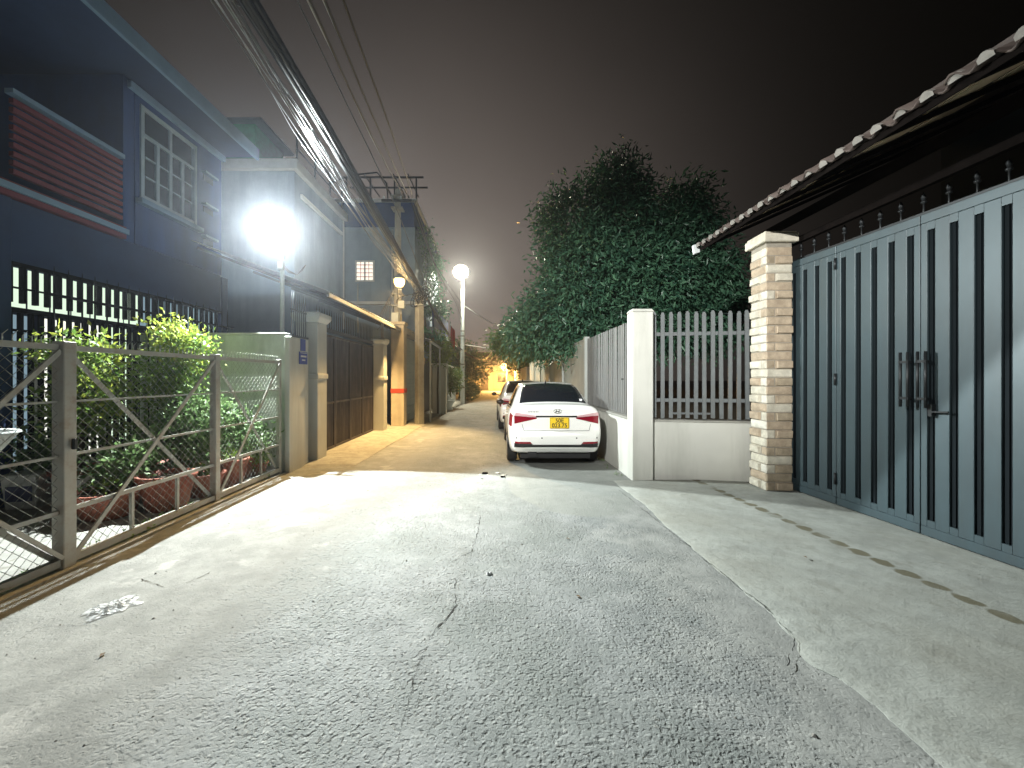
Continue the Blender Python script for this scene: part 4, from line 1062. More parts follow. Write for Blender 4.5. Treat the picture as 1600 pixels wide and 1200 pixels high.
# roadside shrubs on the left further down
for k, (x, y, z, s, m, lb) in enumerate(((-2.55, 17.6, 2.25, .85, 'leaf_garden', 'bright green climber on top of the wall past the small awning'), (-2.35, 20.6, 1.0, .75, 'leaf_pale', 'leafy shrub hanging over the kerb beside the slim pole'), (-1.95, 27.5, .1, .8, 'leaf_tree', 'low dark roadside shrub beyond the slim pole'), (-1.75, 31.5, .1, .7, 'leaf_tree', 'last small roadside shrub toward the orange glow'))):
    t = thing('shrub', lb, 'shrub', (x, y, 0))
    lob = [((0,0,z+.45*s),(.55*s,.9*s,.55*s)), ((.1,.5*s,z+.9*s),(.5*s,.6*s,.5*s)), ((-.1,-.4*s,z+.95*s),(.45*s,.6*s,.5*s))]
    branches(MB(), (0,0,-.05), lob, .05, 60+k, max(.3, z)).build('stem', M['bark'], t)
    leaves('foliage', M[m], lob, 2600, .12, .06, 70+k, t, .25, .3, clump=7)

t = thing('hanging_plant', 'dark creepers trailing down the street face of the tall grey house', 'plant', (-3.2, 18.4, 0))
lob = [((0,-1.2,7.6),(.35,.7,.35)), ((.1,0,6.9),(.4,.9,.6)), ((.05,1.2,7.3),(.4,.8,.5)), ((.2,.4,5.9),(.35,.8,.6)), ((.35,1.6,5.0),(.4,.8,.5)), ((.3,-.8,4.7),(.45,.8,.3))]
branches(MB(), (-.02,0,3.7), lob, .03, 91, 2.4).build('stem', M['bark'], t)
leaves('foliage', M['leaf_tree'], lob, 3200, .17, .07, 92, t, .9, .3, clump=8)

# ---------------------------------------------------------------- potted plants in the yard
def pot(root, r, h, m, rim=.035):
    MB().lathe([(0,.012),(r*.66,0),(r*.70,.02),(r*.93,h*.78),(r*.95,h*.86),(r*1.04,h*.88),(r*1.05,h),(r*.92,h),(r*.88,h*.85),(0,h*.85)], (0,0,0), 22).build('pot', M[m], root)
    MB().lathe([(r*.885,h*.87),(r*.5,h*.89),(0,h*.91)], (0,0,0), 14).build('soil', M['soil'], root)
def potted(name, label, x, y, r, h, m, lobes, n, L, W, lm, seed, stem=.03, group=None, extra=None):
    t = thing(name, label, 'potted plant', (x, y, .022), group=group); pot(t, r, h, m)
    if lobes:
        branches(MB(), (0,0,h*.8), lobes, stem, seed, lobes[0][0][2]*.45).build('stem', M['bark'], t)
        leaves('foliage', M[lm], lobes, n, L, W, seed, t, .1, .3, clump=6)
        if extra: leaves('new_growth', M[extra[0]], extra[1], extra[2], L, W, seed+1, t, 0, .3, clump=6)
    return t
potted('potted_tree', 'tall yellow green bushy plant beside the thick fence post', -5.35, 5.15, .30, .42, 'terracotta',
    [((-.05,0,1.2),(.34,.34,.36)), ((.18,0,1.0),(.36,.34,.25)), ((.02,0,1.55),(.34,.34,.25)), ((-.12,0,1.9),(.36,.34,.16)), ((.22,.05,1.3),(.30,.3,.26)), ((.15,0,1.85),(.3,.3,.16))], 2700, .085, .042, 'leaf_garden', 101, .035,
    extra=('leaf_yellow', [((-.05,0,1.9),(.42,.40,.22)), ((.26,-.1,1.4),(.26,.26,.25))], 600))
potted('potted_tree', 'yellow tipped bushy plant standing before the middle of the garden wall', -4.75, 5.85, .26, .36, 'terracotta',
    [((0,0,1.70),(.42,.38,.24)), ((.2,0,1.98),(.36,.33,.24)), ((-.15,0,1.45),(.33,.33,.22)), ((.05,0,1.2),(.25,.25,.3))], 2600, .075, .04, 'leaf_garden', 103, .028,
    extra=('leaf_yellow', [((.22,0,2.05),(.34,.32,.24)), ((-.1,0,2.25),(.2,.2,.18))], 900))
potted('potted_shrub', 'dense mid height shrub with pale rounded leaves under the yellow tipped plant', -4.40, 5.55, .26, .34, 'terracotta',
    [((0,0,.85),(.42,.38,.30)), ((.26,0,1.10),(.34,.33,.27)), ((-.2,.1,.75),(.36,.34,.28)), ((.2,-.1,.62),(.40,.34,.22))], 3000, .075, .048, 'leaf_shrub', 105, .03)
potted('potted_shrub', 'low dark green clump right of the white bucket', -4.62, 4.85, .24, .26, 'terracotta',
    [((.06,0,.42),(.30,.28,.22)), ((.18,0,.55),(.26,.26,.18))], 1500, .08, .04, 'leaf_shrub', 107, .02)
potted('potted_shrub', 'leafy shrub in shade at far left behind the fence braces', -6.15, 5.2, .26, .34, 'terracotta',
    [((0,0,.62),(.45,.40,.24)), ((.25,0,.5),(.35,.35,.2))], 1800, .09, .045, 'leaf_shrub', 109, .02)
potted('potted_shrub', 'small bushy plant by the foot of the corner wall with yellow leaves low down', -3.86, 6.42, .17, .22, 'terracotta',
    [((0,0,.42),(.18,.20,.18)), ((.02,-.1,.3),(.2,.2,.15))], 900, .05, .028, 'leaf_garden', 111, .015)
potted('potted_shrub', 'broad shrub with dark foliage between the big clay pots and garden wall', -4.05, 6.25, .26, .34, 'terracotta',
    [((0,0,.72),(.38,.34,.26)), ((-.25,0,.95),(.32,.30,.24)), ((.1,-.05,.55),(.3,.28,.2))], 2200, .075, .042, 'leaf_shrub', 113, .025)
def empty_pot(label, x, y, r, h, sprig, tilt=0):
    t = thing('clay_pot', label, 'pot', (x, y, .022)); t.rotation_euler = (0, tilt, 0); pot(t, r, h, 'terracotta')
    if sprig: leaves('sprig', M['leaf_garden'], [((0,0,h+.03),(r*.5,r*.5,.08))], 120, .06, .03, int(x*-100), t, 0, .2)
empty_pot('large round clay pot nearest the fence, left of the second post', -3.98, 4.82, .29, .42, False)
empty_pot('wide reddish clay bowl behind the large round clay pot', -4.42, 4.55, .33, .30, True)
empty_pot('clay pot glowing orange beside the fence near the corner wall', -3.88, 5.82, .23, .40, True)
empty_pot('shallow brown clay pot behind the second fence post', -3.95, 5.36, .26, .30, True)

t = thing('bucket', 'round white plastic bucket with dark printed patch in the yard', 'bucket', (-5.0, 4.82, .022))
MB().lathe([(0,.01),(.19,0),(.20,.02),(.245,.36),(.255,.37),(.262,.385),(.255,.44),(.238,.44),(.225,.36),(0,.35)], (0,0,0), 26).build('bucket_body', M['white_pot'], t)
mb = MB()
for i in range(7):
    q = R(-150+i*17); q2 = R(-150+(i+1)*17)
    mb.add([(.2085*math.cos(q),.2085*math.sin(q),.08),(.2085*math.cos(q2),.2085*math.sin(q2),.08),(.2345*math.cos(q2),.2345*math.sin(q2),.27),(.2345*math.cos(q),.2345*math.sin(q),.27)], [(0,1,2,3)])
mb.build('print', mat('faded_blue_print', (.10,.11,.20), .6, var=.5, scale=14), t)
mb = MB(); mb.tube([(.262*math.cos(a*.314), .262*math.sin(a*.314)-.0, .37-.20*math.sin(a*.314)) for a in range(11)], .005, 5); mb.build('handle', M['iron'], t)
MB().lathe([(.222,.345),(.1,.36),(0,.365)], (0,0,0), 14).build('soil', M['soil'], t)
t = thing('bucket', 'square white and blue tub left of the round bucket', 'tub', (-5.72, 4.9, .022), R(12))
mb = MB(); mb.add([(-.15,-.14,0),(.15,-.14,0),(.15,.14,0),(-.15,.14,0),(-.18,-.17,.40),(.18,-.17,.40),(.18,.17,.40),(-.18,.17,.40),(-.155,-.145,.40),(.155,-.145,.40),(.155,.145,.40),(-.155,.145,.40),(-.15,-.14,.32),(.15,-.14,.32),(.15,.14,.32),(-.15,.14,.32)],
    [(0,3,2,1),(0,1,5,4),(1,2,6,5),(2,3,7,6),(3,0,4,7),(4,5,9,8),(5,6,10,9),(6,7,11,10),(7,4,8,11),(8,9,13,12),(9,10,14,13),(10,11,15,14),(11,8,12,15),(12,13,14,15)])
mb.build('tub_body', M['white_pot'], t, bevel=.012, seg=2)
MB().box(-.19,-.18,.385,.19,.18,.42).build('lid', M['white_pot'], t, bevel=.015)
MB().box(-.13,-.166,.10,.13,-.157,.28).build('print', bpy.data.materials['faded_blue_print'], t)
t = thing('basin', 'pale chipped basin raised on a block at the far left edge behind the fence', 'basin', (-4.30, 3.25, .022), R(10))
MB().box(-.09,-.09,0,.09,.09,.93).build('block', M['dark_plaster'], t, bevel=.02)
MB().lathe([(0,.932),(.15,.935),(.26,1.10),(.28,1.11),(.27,1.13),(.245,1.12),(.14,.965),(0,.96)], (0,0,0), 18).build('bowl', M['old_plaster'], t)

# ================================================================== CARS
CW = 1.0
sections = {  # y: half profile from bottom centre to roof centre
    0.00: [(0,.31),(.52,.31),(.66,.34),(.745,.50),(.765,.70),(.745,.93),(.69,1.035),(.55,1.075),(.34,1.09),(0,1.098)],
    0.06: [(0,.27),(.58,.27),(.72,.31),(.785,.48),(.795,.70),(.765,.94),(.70,1.055),(.57,1.095),(.35,1.110),(0,1.118)],
    0.18: [(0,.25),(.62,.25),(.76,.30),(.805,.48),(.81,.70),(.780,.95),(.71,1.055),(.58,1.095),(.36,1.112),(0,1.120)],
    0.38: [(0,.22),(.66,.22),(.785,.28),(.825,.48),(.825,.72),(.795,.955),(.73,1.050),(.61,1.100),(.38,1.120),(0,1.128)],
    0.55: [(0,.21),(.67,.21),(.79,.27),(.828,.48),(.828,.72),(.800,.955),(.745,1.03),(.615,1.165),(.39,1.20),(0,1.215)],
    0.85: [(0,.20),(.68,.20),(.795,.26),(.830,.48),(.830,.72),(.805,.95),(.765,1.01),(.59,1.310),(.38,1.365),(0,1.385)],
    1.15: [(0,.20),(.68,.20),(.795,.26),(.832,.48),(.830,.72),(.808,.945),(.775,1.0),(.575,1.40),(.37,1.455),(0,1.475)],
    1.60: [(0,.20),(.68,.20),(.795,.26),(.832,.48),(.830,.72),(.810,.93),(.780,.985),(.575,1.425),(.37,1.487),(0,1.505)],
    2.10: [(0,.20),(.68,.20),(.795,.26),(.832,.48),(.830,.71),(.810,.91),(.780,.97),(.575,1.41),(.37,1.475),(0,1.495)],
    2.45: [(0,.20),(.68,.20),(.795,.26),(.830,.48),(.828,.70),(.808,.90),(.778,.955),(.59,1.30),(.38,1.37),(0,1.395)],
    2.95: [(0,.20),(.68,.20),(.79,.26),(.825,.47),(.822,.69),(.800,.87),(.765,.93),(.63,.985),(.40,1.03),(0,1.05)],
    3.35: [(0,.21),(.66,.21),(.78,.27),(.815,.47),(.812,.67),(.785,.82),(.73,.88),(.60,.925),(.38,.96),(0,.975)],
    3.75: [(0,.23),(.60,.23),(.70,.29),(.755,.46),(.755,.62),(.72,.74),(.66,.79),(.54,.83),(.34,.86),(0,.87)],
    3.97: [(0,.30),(.46,.30),(.54,.33),(.60,.44),(.60,.56),(.57,.65),(.52,.68),(.42,.71),(.26,.73),(0,.735)],
}
sy = sorted(sections); SA = np.array([sections[y] for y in sy])    # (ns, 10, 2)
def cr(p0, p1, p2, p3, u): return .5*((2*p1)+(p2-p0)*u+(2*p0-5*p1+4*p2-p3)*u*u+(3*p1-p0-3*p2+p3)*u**3)
def sect(y):
    i = max(0, min(len(sy)-2, np.searchsorted(sy, y)-1)); u = (y-sy[i])/(sy[i+1]-sy[i])
    a, b = SA[i], SA[i+1]; h = sy[i+1]-sy[i]
    def slope(k):
        if k == 0: return (SA[1]-SA[0])/(sy[1]-sy[0])
        if k == len(sy)-1: return (SA[-1]-SA[-2])/(sy[-1]-sy[-2])
        s0, s1 = (SA[k]-SA[k-1])/(sy[k]-sy[k-1]), (SA[k+1]-SA[k])/(sy[k+1]-sy[k])
        return np.where(s0*s1 > 0, 2*s0*s1/(s0+s1+1e-12), 0)
    m0, m1 = slope(i)*h, slope(i+1)*h
    return a*(1+2*u)*(1-u)**2 + m0*u*(1-u)**2 + b*u*u*(3-2*u) + m1*u*u*(u-1)
def S(y, v):                                   # v 0..9 around the half section
    s = sect(y); i = min(8, int(v)); u = v-i
    p = cr(s[max(i-1,0)] if i > 0 else np.array([-s[1][0], s[1][1]]), s[i], s[i+1], s[i+2] if i < 8 else np.array([-s[8][0], s[8][1]]), u)
    return Vector((max(p[0], 0) if v < 9 else 0, y, p[1]))
def Sn(y, v):
    a = S(min(y+.01,3.97), v)-S(max(y-.01,0), v); b = S(y, min(v+.03,9))-S(y, max(v-.03,0)); n = a.cross(b)
    n = -n if n.dot(Vector((1,0,.3))) < 0 else n
    return n.normalized()
vv = [i*.25 for i in range(37)]
yy = sorted(set([0,.015,.03,.06,.1,.14,.18,.25,.32,.38,.44,.5,.55,.6] + [round(.7+.1*i,3) for i in range(33)] + [3.97]))
ring = lambda y: [S(y, v) for v in vv] + [Vector((-p.x, p.y, p.z)) for p in [S(y, v) for v in reversed(vv)][1:-1]]
car = MB(); rings = [ring(y) for y in yy]; nr = len(rings[0])
allv = [p for r_ in rings for p in r_]
fs = [(i*nr+j, i*nr+(j+1)%nr, (i+1)*nr+(j+1)%nr, (i+1)*nr+j) for i in range(len(yy)-1) for j in range(nr)]
# tail cap: shrinking rings with a bumper bulge below and a tucked lamp line above
def tailshape(x, z, s):
    b = 0
    if z < .66: b = .055*min(1, (.66-z)/.06)*min(1, max(0, (z-.28)/.10))
    lip = .035*max(0, 1-abs(z-1.05)/.07)
    return -(.045*(1-s*s) + (b+lip)*min(1, (1-s)/.10))
capr = []
for s_ in (.97,.94,.90,.85,.79,.72,.64,.55,.45,.34,.22,.10):
    rw = []
    for p in rings[0]:
        x, z = p.x*s_, .66+(p.z-.66)*s_
        rw.append(Vector((x, tailshape(x, z, s_), z)))
    capr.append(rw)
base = len(allv); prev0 = 0
for r_ in capr:
    b = len(allv); allv += r_
    fs += [(prev0+j, b+j, b+(j+1)%nr, prev0+(j+1)%nr) for j in range(nr)]; prev0 = b
c0 = len(allv); allv.append(Vector((0, tailshape(0,.66,0), .66))); fs += [(prev0+j, c0, prev0+(j+1)%nr) for j in range(nr)]
b = (len(yy)-1)*nr; c1 = len(allv); allv.append(Vector((0, 3.985, .53))); fs += [(b+j, b+(j+1)%nr, c1) for j in range(nr)]
car.add(allv, fs, True)
bvh = BVHTree.FromPolygons([tuple(v) for v in allv], [tuple(f) for f in fs])
def tail(x, z, off=.004):
    h = bvh.ray_cast(Vector((x, -1, z)), Vector((0,1,0)))
    return (x, (h[0].y if h[0] else 0)-off, z)
def tail_patch(mb, P00, P10, P11, P01, nu=8, nv=4, off=.004, th=.02):
    """quad patch in the tail's (x,z) plane laid on the bodywork, with thickness"""
    vs = []
    for j in range(nv+1):
        for i in range(nu+1):
            u, v = i/nu, j/nv
            x = (1-u)*(1-v)*P00[0]+u*(1-v)*P10[0]+u*v*P11[0]+(1-u)*v*P01[0]; z = (1-u)*(1-v)*P00[1]+u*(1-v)*P10[1]+u*v*P11[1]+(1-u)*v*P01[1]
            vs.append(tail(x, z, off))
    n = (nu+1)*(nv+1); vs += [(x, y+th, z) for x, y, z in vs]
    q = lambda i, j: j*(nu+1)+i
    f = [(q(i,j), q(i+1,j), q(i+1,j+1), q(i,j+1)) for i in range(nu) for j in range(nv)]
    f += [(q(i,0), n+q(i,0), n+q(i+1,0), q(i+1,0)) for i in range(nu)] + [(q(i+1,nv), n+q(i+1,nv), n+q(i,nv), q(i,nv)) for i in range(nu)]
    f += [(q(0,j+1), n+q(0,j+1), n+q(0,j), q(0,j)) for j in range(nv)] + [(q(nu,j), n+q(nu,j), n+q(nu,j+1), q(nu,j+1)) for j in range(nv)]
    return mb.add(vs, f)
def surf_patch(mb, ya, yb, va, vb, side, off=.004, ny=10, nv=6, f0=None, f1=None):
    """patch of the body surface; ya/yb may be functions of the 0..1 position across v"""
    vs = []
    for j in range(nv+1):
        t_ = j/nv; v = va+(vb-va)*t_
        y0 = ya(t_) if callable(ya) else ya; y1 = yb(t_) if callable(yb) else yb
        for i in range(ny+1):
            y = y0+(y1-y0)*i/ny; p = S(y, v)+Sn(y, v)*off; vs.append((p.x*side, p.y, p.z))
    q = lambda i, j: j*(ny+1)+i
    return mb.add(vs, [(q(i,j), q(i+1,j), q(i+1,j+1), q(i,j+1)) for i in range(ny) for j in range(nv)], True)

t = CAR = thing('parked_car', 'white sedan parked tail on against the right wall, yellow number plate', 'car', (1.055, 6.98, .008), 0, 'white cars parked along the right wall')
car.build('body', M['car_white'], t)
# rear window, both halves from the centre line, with its black surround
def rear_glass(y0, y1, w0, w1, off):
    mb = MB(); n, k = 16, 8; vs = []
    for j in range(k+1):
        y = y0+(y1-y0)*j/k
        for i in range(n+1):
            u = -1+2*i/n; xw = (w0+(w1-w0)*j/k)*u
            lo, hi = 5.5, 9.0                # find v giving |x| = |xw|
            for _ in range(22):
                mid = (lo+hi)/2
                if S(y, mid).x > abs(xw): lo = mid
                else: hi = mid
            p = S(y, hi)+Sn(y, hi)*off; vs.append((p.x*(1 if u >= 0 else -1) if abs(u) > 1e-6 else 0, p.y, p.z))
    q = lambda i, j: j*(n+1)+i
    return mb.add(vs, [(q(i,j), q(i+1,j), q(i+1,j+1), q(i,j+1)) for i in range(n) for j in range(k)], True)
o = rear_glass(.43, 1.13, .625, .50, .006).build('rear_window', M['car_glass'], t); o.modifiers.new('t','SOLIDIFY').thickness = .006
wm_ = MB(); 
a_ = S(.50, 7.4)
mb = MB(); mb.add([(.505,.455,1.160),(.545,.455,1.155),(.565,.500,1.188),(.510,.500,1.196)], [(0,1,2,3)])
o = mb.build('window_sticker', M['white'], t); o.modifiers.new('t','SOLIDIFY').thickness = .004
# tail lamps: clear upper band, deep red body, tapering inward
for s_, nm in ((-1, 'tail_light'), (1, 'tail_light')):
    mb = MB(); tail_patch(mb, (s_*.735,.785), (s_*.345,.875), (s_*.345,.895), (s_*.740,.925), 10, 4, .010, .03)
    hd = mb.build(nm, M['red_lens'], t)
    mb = MB(); tail_patch(mb, (s_*.740,.930), (s_*.345,.900), (s_*.37,.925), (s_*.735,.985), 10, 3, .012, .03); mb.build('clear_band', M['clear_lens'], hd)
    # lower reflector lamp in the bumper insert and the reflector
    mb = MB(); tail_patch(mb, (s_*.725,.445), (s_*.43,.445), (s_*.46,.478), (s_*.725,.478), 6, 2, .016, .03); mb.build('reflector', M['red_lens'], t)
mb = MB()
tail_patch(mb, (-.44,.385), (.44,.385), (.44,.428), (-.44,.428), 14, 2, .012, .03)
for s_ in (-1, 1): tail_patch(mb, (s_*.735,.37), (s_*.44,.385), (s_*.42,.44), (s_*.735,.443), 6, 2, .012, .03)
mb.build('bumper_insert', M['black'], t)
mb = MB(); tail_patch(mb, (-.36,.900), (.36,.900), (.36,.926), (-.36,.926), 12, 2, .014, .02); mb.build('chrome_strip', M['chrome'], t)
# trunk lid shut lines and bumper line as fine recess strips
mb = MB()
for (p, q) in (((-.60,.78),(-.57,.665)), ((-.57,.665),(.57,.665)), ((.57,.665),(.60,.78))):
    dx, dz = q[0]-p[0], q[1]-p[1]; L_ = math.hypot(dx, dz); nx_, nz_ = -dz/L_*.004, dx/L_*.004
    tail_patch(mb, (p[0]-nx_,p[1]-nz_), (q[0]-nx_,q[1]-nz_), (q[0]+nx_,q[1]+nz_), (p[0]+nx_,p[1]+nz_), 10, 1, .0025, .004)
mb.build('trunk_shut_line', mat('shut_line', (.10,.10,.10), .7, var=.1), t)
for x in (-.70, -.26, .34, .70):
    mb = MB(); yy_ = tail(x, .545)[1]; mb.lathe([(0,-.004),(.013,-.003),(.014,.006)], (x, yy_, .545), 10, axis='y'); mb.build('parking_sensor', M['black'], t)
# number plate with its two rows of characters
pl = MB().box(-.155,-.012,-.095,.185,.0,.095).build('number_plate', M['plate_yellow'], t, bevel=.006); py_ = tail(.04, .80)[1]-.004; pl.location = (.035, py_, .80)
bd = MB()
for (x0, z0, x1, z1) in ((-.147,-.088,.177,-.083),(-.147,.083,.177,.088),(-.147,-.0828,-.142,.0828),(.172,-.0828,.177,.0828)): bd.box(x0,-.0145,z0,x1,-.0125,z1)
bd.build('plate_border', M['black'], pl)
M['plate_ink'] = mat('plate_ink', (.05,.04,.01), .5, var=.05)
def text(body, size, loc, parent, m, name, sx=1.0):
    cu = bpy.data.curves.new(name, 'FONT'); cu.body = body; cu.size = size; cu.extrude = .0012; cu.align_x = 'CENTER'; cu.align_y = 'CENTER'; cu.offset = .0022
    o = bpy.data.objects.new(name, cu); COL.objects.link(o); bpy.context.view_layer.update()
    me = bpy.data.meshes.new_from_object(o.evaluated_get(bpy.context.evaluated_depsgraph_get())); bpy.data.objects.remove(o)
    o = link(name, me, m, parent); o.location = loc; o.rotation_euler = (R(90), 0, 0); o.scale = (sx, 1, 1); return o
text('50E', .098, (.015,-.0145,.040), pl, M['plate_ink'], 'plate_lettering')
text('023.75', .098, (.015,-.0145,-.042), pl, M['plate_ink'], 'plate_lettering')
# oval badge with a slanted H, and the small name strip at left
ey = tail(.02, 1.0)[1]-.004
mb = MB(); ring_ = [(.02+.068*math.cos(a*.2618), ey, 1.005+.036*math.sin(a*.2618)) for a in range(25)]; mb.tube(ring_, .0055, 6)
mb.bar((-.015,ey,.978), (.002,ey,1.030), .012, .008, up=(0,1,0)); mb.bar((.038,ey,.980), (.055,ey,1.032), .012, .008, up=(0,1,0)); mb.bar((-.005,ey,1.0), (.047,ey,1.010), .011, .008, up=(0,1,0))
mb.build('badge', M['chrome'], t)
mb = MB(); 
for k in range(7): tail_patch(mb, (-.50+k*.028,.985), (-.482+k*.028,.985), (-.482+k*.028,1.003), (-.50+k*.028,1.003), 1, 1, .005, .006)
mb.build('name_strip', M['chrome'], t)
# side windows, pillars, handles, mirrors
for s_ in (-1, 1):
    for (y0, y1, sl0, sl1) in ((.80,1.66,.42,0.0), (1.70,2.52,0.0,-.36)):
        mb = MB(); surf_patch(mb, (lambda u, y0=y0, a=sl0: y0+a*u), (lambda u, y1=y1, a=sl1: y1+a*u), 6.08, 6.84, s_, .006, 10, 6)
        mb.build('side_window', M['car_glass'], t)
    mb = MB(); surf_patch(mb, .82, 2.75, 5.93, 6.02, s_, .007, 16, 2); mb.build('window_trim', M['black'], t)
    for y0 in (1.05, 1.98):
        mb = MB(); p = S(y0, 4.6); mb.tube([(s_*(p.x-.0),y0,p.z), (s_*(p.x+.035),y0+.03,p.z), (s_*(p.x+.035),y0+.16,p.z), (s_*p.x,y0+.19,p.z)], .013, 6); mb.build('door_handle', M['car_white'], t)
    mb = MB()
    for y0 in (.98, 1.72, 2.62):
        vs = []
        for j in range(13):
            v = 2.4+(6.0-2.4)*j/12
            for d in (-.004, .004): p = S(y0+d, v)+Sn(y0, v)*.002; vs.append((p.x*s_, p.y, p.z))
        mb.add(vs, [(2*i, 2*i+1, 2*i+3, 2*i+2) for i in range(12)])
    mb.build('door_shut_line', bpy.data.materials['shut_line'], t)
    mb = MB(); mb.lathe([(0,-.06),(.062,-.052),(.082,-.01),(.070,.05),(.03,.085),(0,.09)], (0,0,0), 14, axis='y')
    o = mb.build('mirror', M['car_white'] if s_ > 0 else M['black'], t); o.location = (s_*.955, 2.48, 1.02); o.scale = (1.15, 1, .8)
    MB().bar((s_*.78,2.52,.985), (s_*.92,2.50,1.0), .04, .03).build('mirror_arm', M['black'], t)
    mb = MB(); surf_patch(mb, .0+.02, .30, 4.15, 5.0, s_, .006, 6, 4); mb.build('tail_light_side', M['red_lens'], t)
    for yw in (.70, 3.125):
        mb = MB(); q = [(s_*(.834), yw+.345*math.cos(a*.2), .30+.345*math.sin(a*.2)) for a in range(-1, 17)]
        mb.add(q, [tuple(range(len(q)))]); o = mb.build('wheel_arch', M['black'], t); o.modifiers.new('t','SOLIDIFY').thickness = .004
        wh = MB().lathe([(.195,-.09),(.25,-.095),(.285,-.08),(.292,-.05),(.292,.05),(.285,.08),(.25,.095),(.195,.09)], (s_*.752, yw, .292), 30, axis='x').build('wheel', M['rubber'], t)
        mb = MB(); xo = s_*.842
        mb.lathe([(.165,0),(.196,s_*.006),(.198,-s_*.02),(.15,-s_*.03),(.03,-s_*.004),(0,-s_*.004)], (xo, yw, .292), 24, axis='x')
        for k in range(5):
            a = k*1.2566; mb.bar((xo-s_*.002, yw, .292), (xo-s_*.002, yw+.17*math.cos(a), .292+.17*math.sin(a)), .045, .014, up=(1,0,0))
        mb.build('rim', M['rim'], wh)
        mb = MB(); mb.box(s_*.52, yw-.24, .20, s_*.66, yw+.24, .5); 
MB().box(-.62, .12, .155, .62, 3.6, .235).build('underbody', M['black'], t)
MB().tube([(-.42,.06,.235), (-.42,.30,.225)], .028, 10).build('exhaust_pipe', M['chrome'], t)
MB().box(-.50,.02,.20,-.34,.028,.285).build('tow_cover', M['black'], t)
mb = MB(); mb.lathe([(.03,-.012),(.028,0),(.012,.04),(.004,.075),(0,.08)], (-.05,1.17,1.475), 10); mb.build('roof_antenna', M['black'], t)
# the second car ahead of it, lit by the amber lamp
c2 = copy_tree(CAR); c2.location = (.93, 11.75, .008); c2.rotation_euler = (0,0,R(1.0))
c2['label'] = 'second white car parked ahead of the first and mostly hidden by it'

# ================================================================== SMALL THINGS ON THE LANE
def bag_mesh(seed, sx, sy, h, n=14):
    mb = MB(); v = []
    for i in range(n+1):
        for j in range(n+1):
            u, w_ = i/n-.5, j/n-.5; e = max(0, 1-(max(abs(u), abs(w_))*2)**3)
            v.append((u*sx*(1+.45*noise.noise(Vector((j*.28, seed, i*.1)))), w_*sy*(1+.4*noise.noise(Vector((i*.3, seed, 3+j*.1)))), .004+e*h*(.25+abs(noise.noise(Vector((i*.45, j*.45, seed))))*1.4)))
    return mb.add(v, [(i*(n+1)+j, i*(n+1)+j+1, (i+1)*(n+1)+j+1, (i+1)*(n+1)+j) for i in range(n) for j in range(n)])
pn_ = M['plastic_clear'].node_tree; pb_ = pn_.nodes['Principled BSDF']; pb_.inputs['Roughness'].default_value = .4
tp_ = pn_.nodes.new('ShaderNodeBsdfTransparent'); mx_ = pn_.nodes.new('ShaderNodeMixShader'); mx_.inputs[0].default_value = .55
pn_.links.new(tp_.outputs[0], mx_.inputs[1]); pn_.links.new(pb_.outputs[0], mx_.inputs[2]); pn_.links.new(mx_.outputs[0], pn_.nodes['Material Output'].inputs[0])
x, y = G(176, 950)
o = bag_mesh(3, .19, .25, .030, 20).build('plastic_bag', M['plastic_clear']); o.location = (x, y, lane_h(x, y)+.004); o.rotation_euler = (0,0,R(-35))
tag(o, 'clear crumpled plastic bag flattened on the lane near the fence', 'bag')
x, y = G(765, 898)
o = bag_mesh(9, .055, .035, .02, 5).build('paper_scrap', M['white']); o.location = (x, y, lane_h(x, y)+.003); tag(o, 'small white paper scrap in the middle of the lane', 'litter'); o.modifiers.new('t','SOLIDIFY').thickness = .001
t = thing('broken_cement', 'broken lump of cement and dark debris on the lane behind the white car', 'rubble', (*G(762, 744), 0))
rr = random.Random(2)
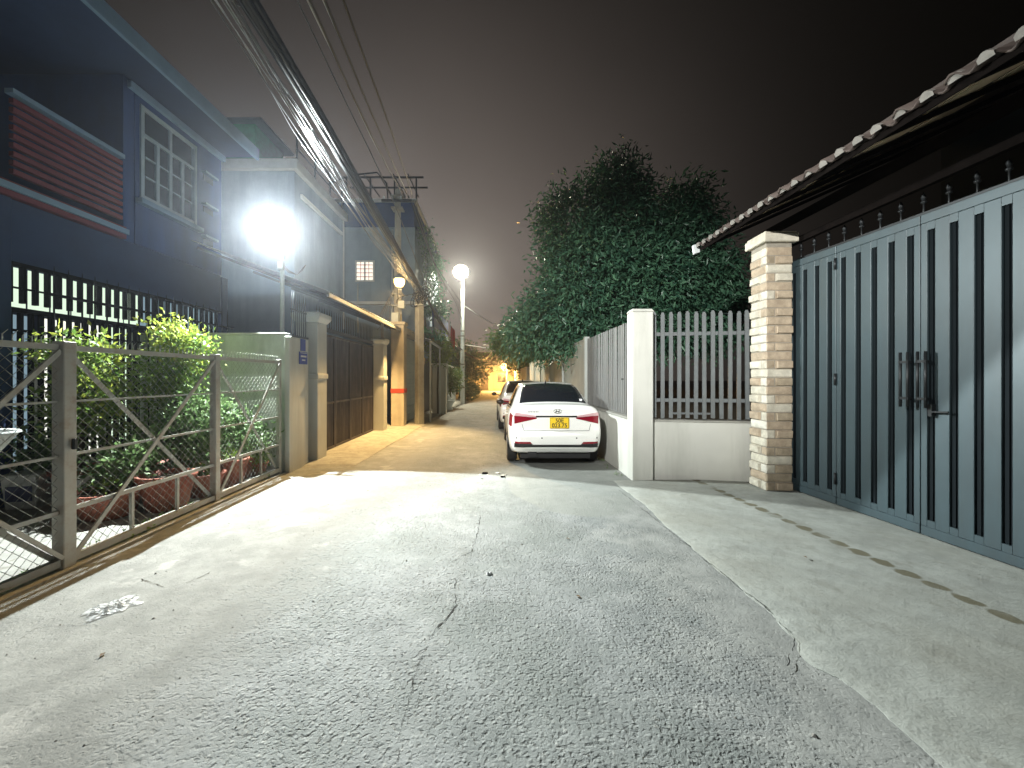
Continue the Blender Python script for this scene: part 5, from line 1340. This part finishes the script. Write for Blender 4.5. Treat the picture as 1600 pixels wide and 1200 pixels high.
for k in range(9):
    mb = MB(); c = Vector((rr.uniform(-.22,.3), rr.uniform(-.14,.14), .012)); s = rr.uniform(.02,.055)
    pts = [c+Vector((math.cos(a)*s*rr.uniform(.6,1.3), math.sin(a)*s*rr.uniform(.4,.9), -.012)) for a in (0,1.2,2.4,3.6,5)]
    mb.poly(pts, (0,0,s*rr.uniform(.3,.6))); mb.build('fragment', M['wall_paint'] if k % 3 else M['wood_dark'], t)
lf = MB(); lf.add([(0,0,.004),(.018,.012,.010),(.045,0,.006),(.018,-.012,.010)], [(0,1,2),(0,2,3)]); lfm = lf.mesh('dry_leaf')
dry = mat('dry_leaf', (.10,.06,.025), .8, var=.4, scale=30)
for k, (px, py, lb) in enumerate(((165,1021,'dry brown leaf on the concrete below the plastic bag'),(698,768,'dry leaf left of the cement rubble on the lane'),(884,842,'dry leaf on the dark patch behind the white car'),(1255,875,'dry leaf lying on the pale apron near the water stains'),(900,932,'dry leaf on the rough asphalt near the apron crack'))):
    x, y = G(px, py); o = link('dry_leaf', lfm, dry); o.location = (x, y, (lane_h(x, y) if x < 1.75 else .03)+.002); o.rotation_euler = (0,0,rr.uniform(0,6.3))
    tag(o, lb, 'leaf', 'dry leaves on the lane')
# weeds at the foot of the fence and the gutter
lobw = [((-3.62+rr.uniform(-.08,.02), rr.uniform(1.6,6.5), .04), (.07,.12,.05)) for _ in range(26)]
leaves('weeds', M['leaf_garden'], lobw, 900, .05, .018, 200, None, -.5, .1)
lobw = [((2.0-.0*k, 6.5+k*.55, .02), (.05,.14,.03)) for k in range(12)]
leaves('weeds', M['leaf_shrub'], lobw, 220, .035, .014, 201, None, -.5, .1)

# ================================================================== NIGHT AIR
hm = bpy.data.materials.new('night_haze'); hm.use_nodes = True
n = hm.node_tree.nodes; n.clear()
pv = n.new('ShaderNodeVolumePrincipled'); pv.inputs['Color'].default_value = (.86,.90,1.0,1); pv.inputs['Density'].default_value = HAZE_DENSITY; pv.inputs['Anisotropy'].default_value = .86
ou = n.new('ShaderNodeOutputMaterial'); hm.node_tree.links.new(pv.outputs[0], ou.inputs['Volume'])
hz = MB().box(-120,-65,-1.35,120,205,11.5).build('haze', hm); hz['kind'] = 'stuff'
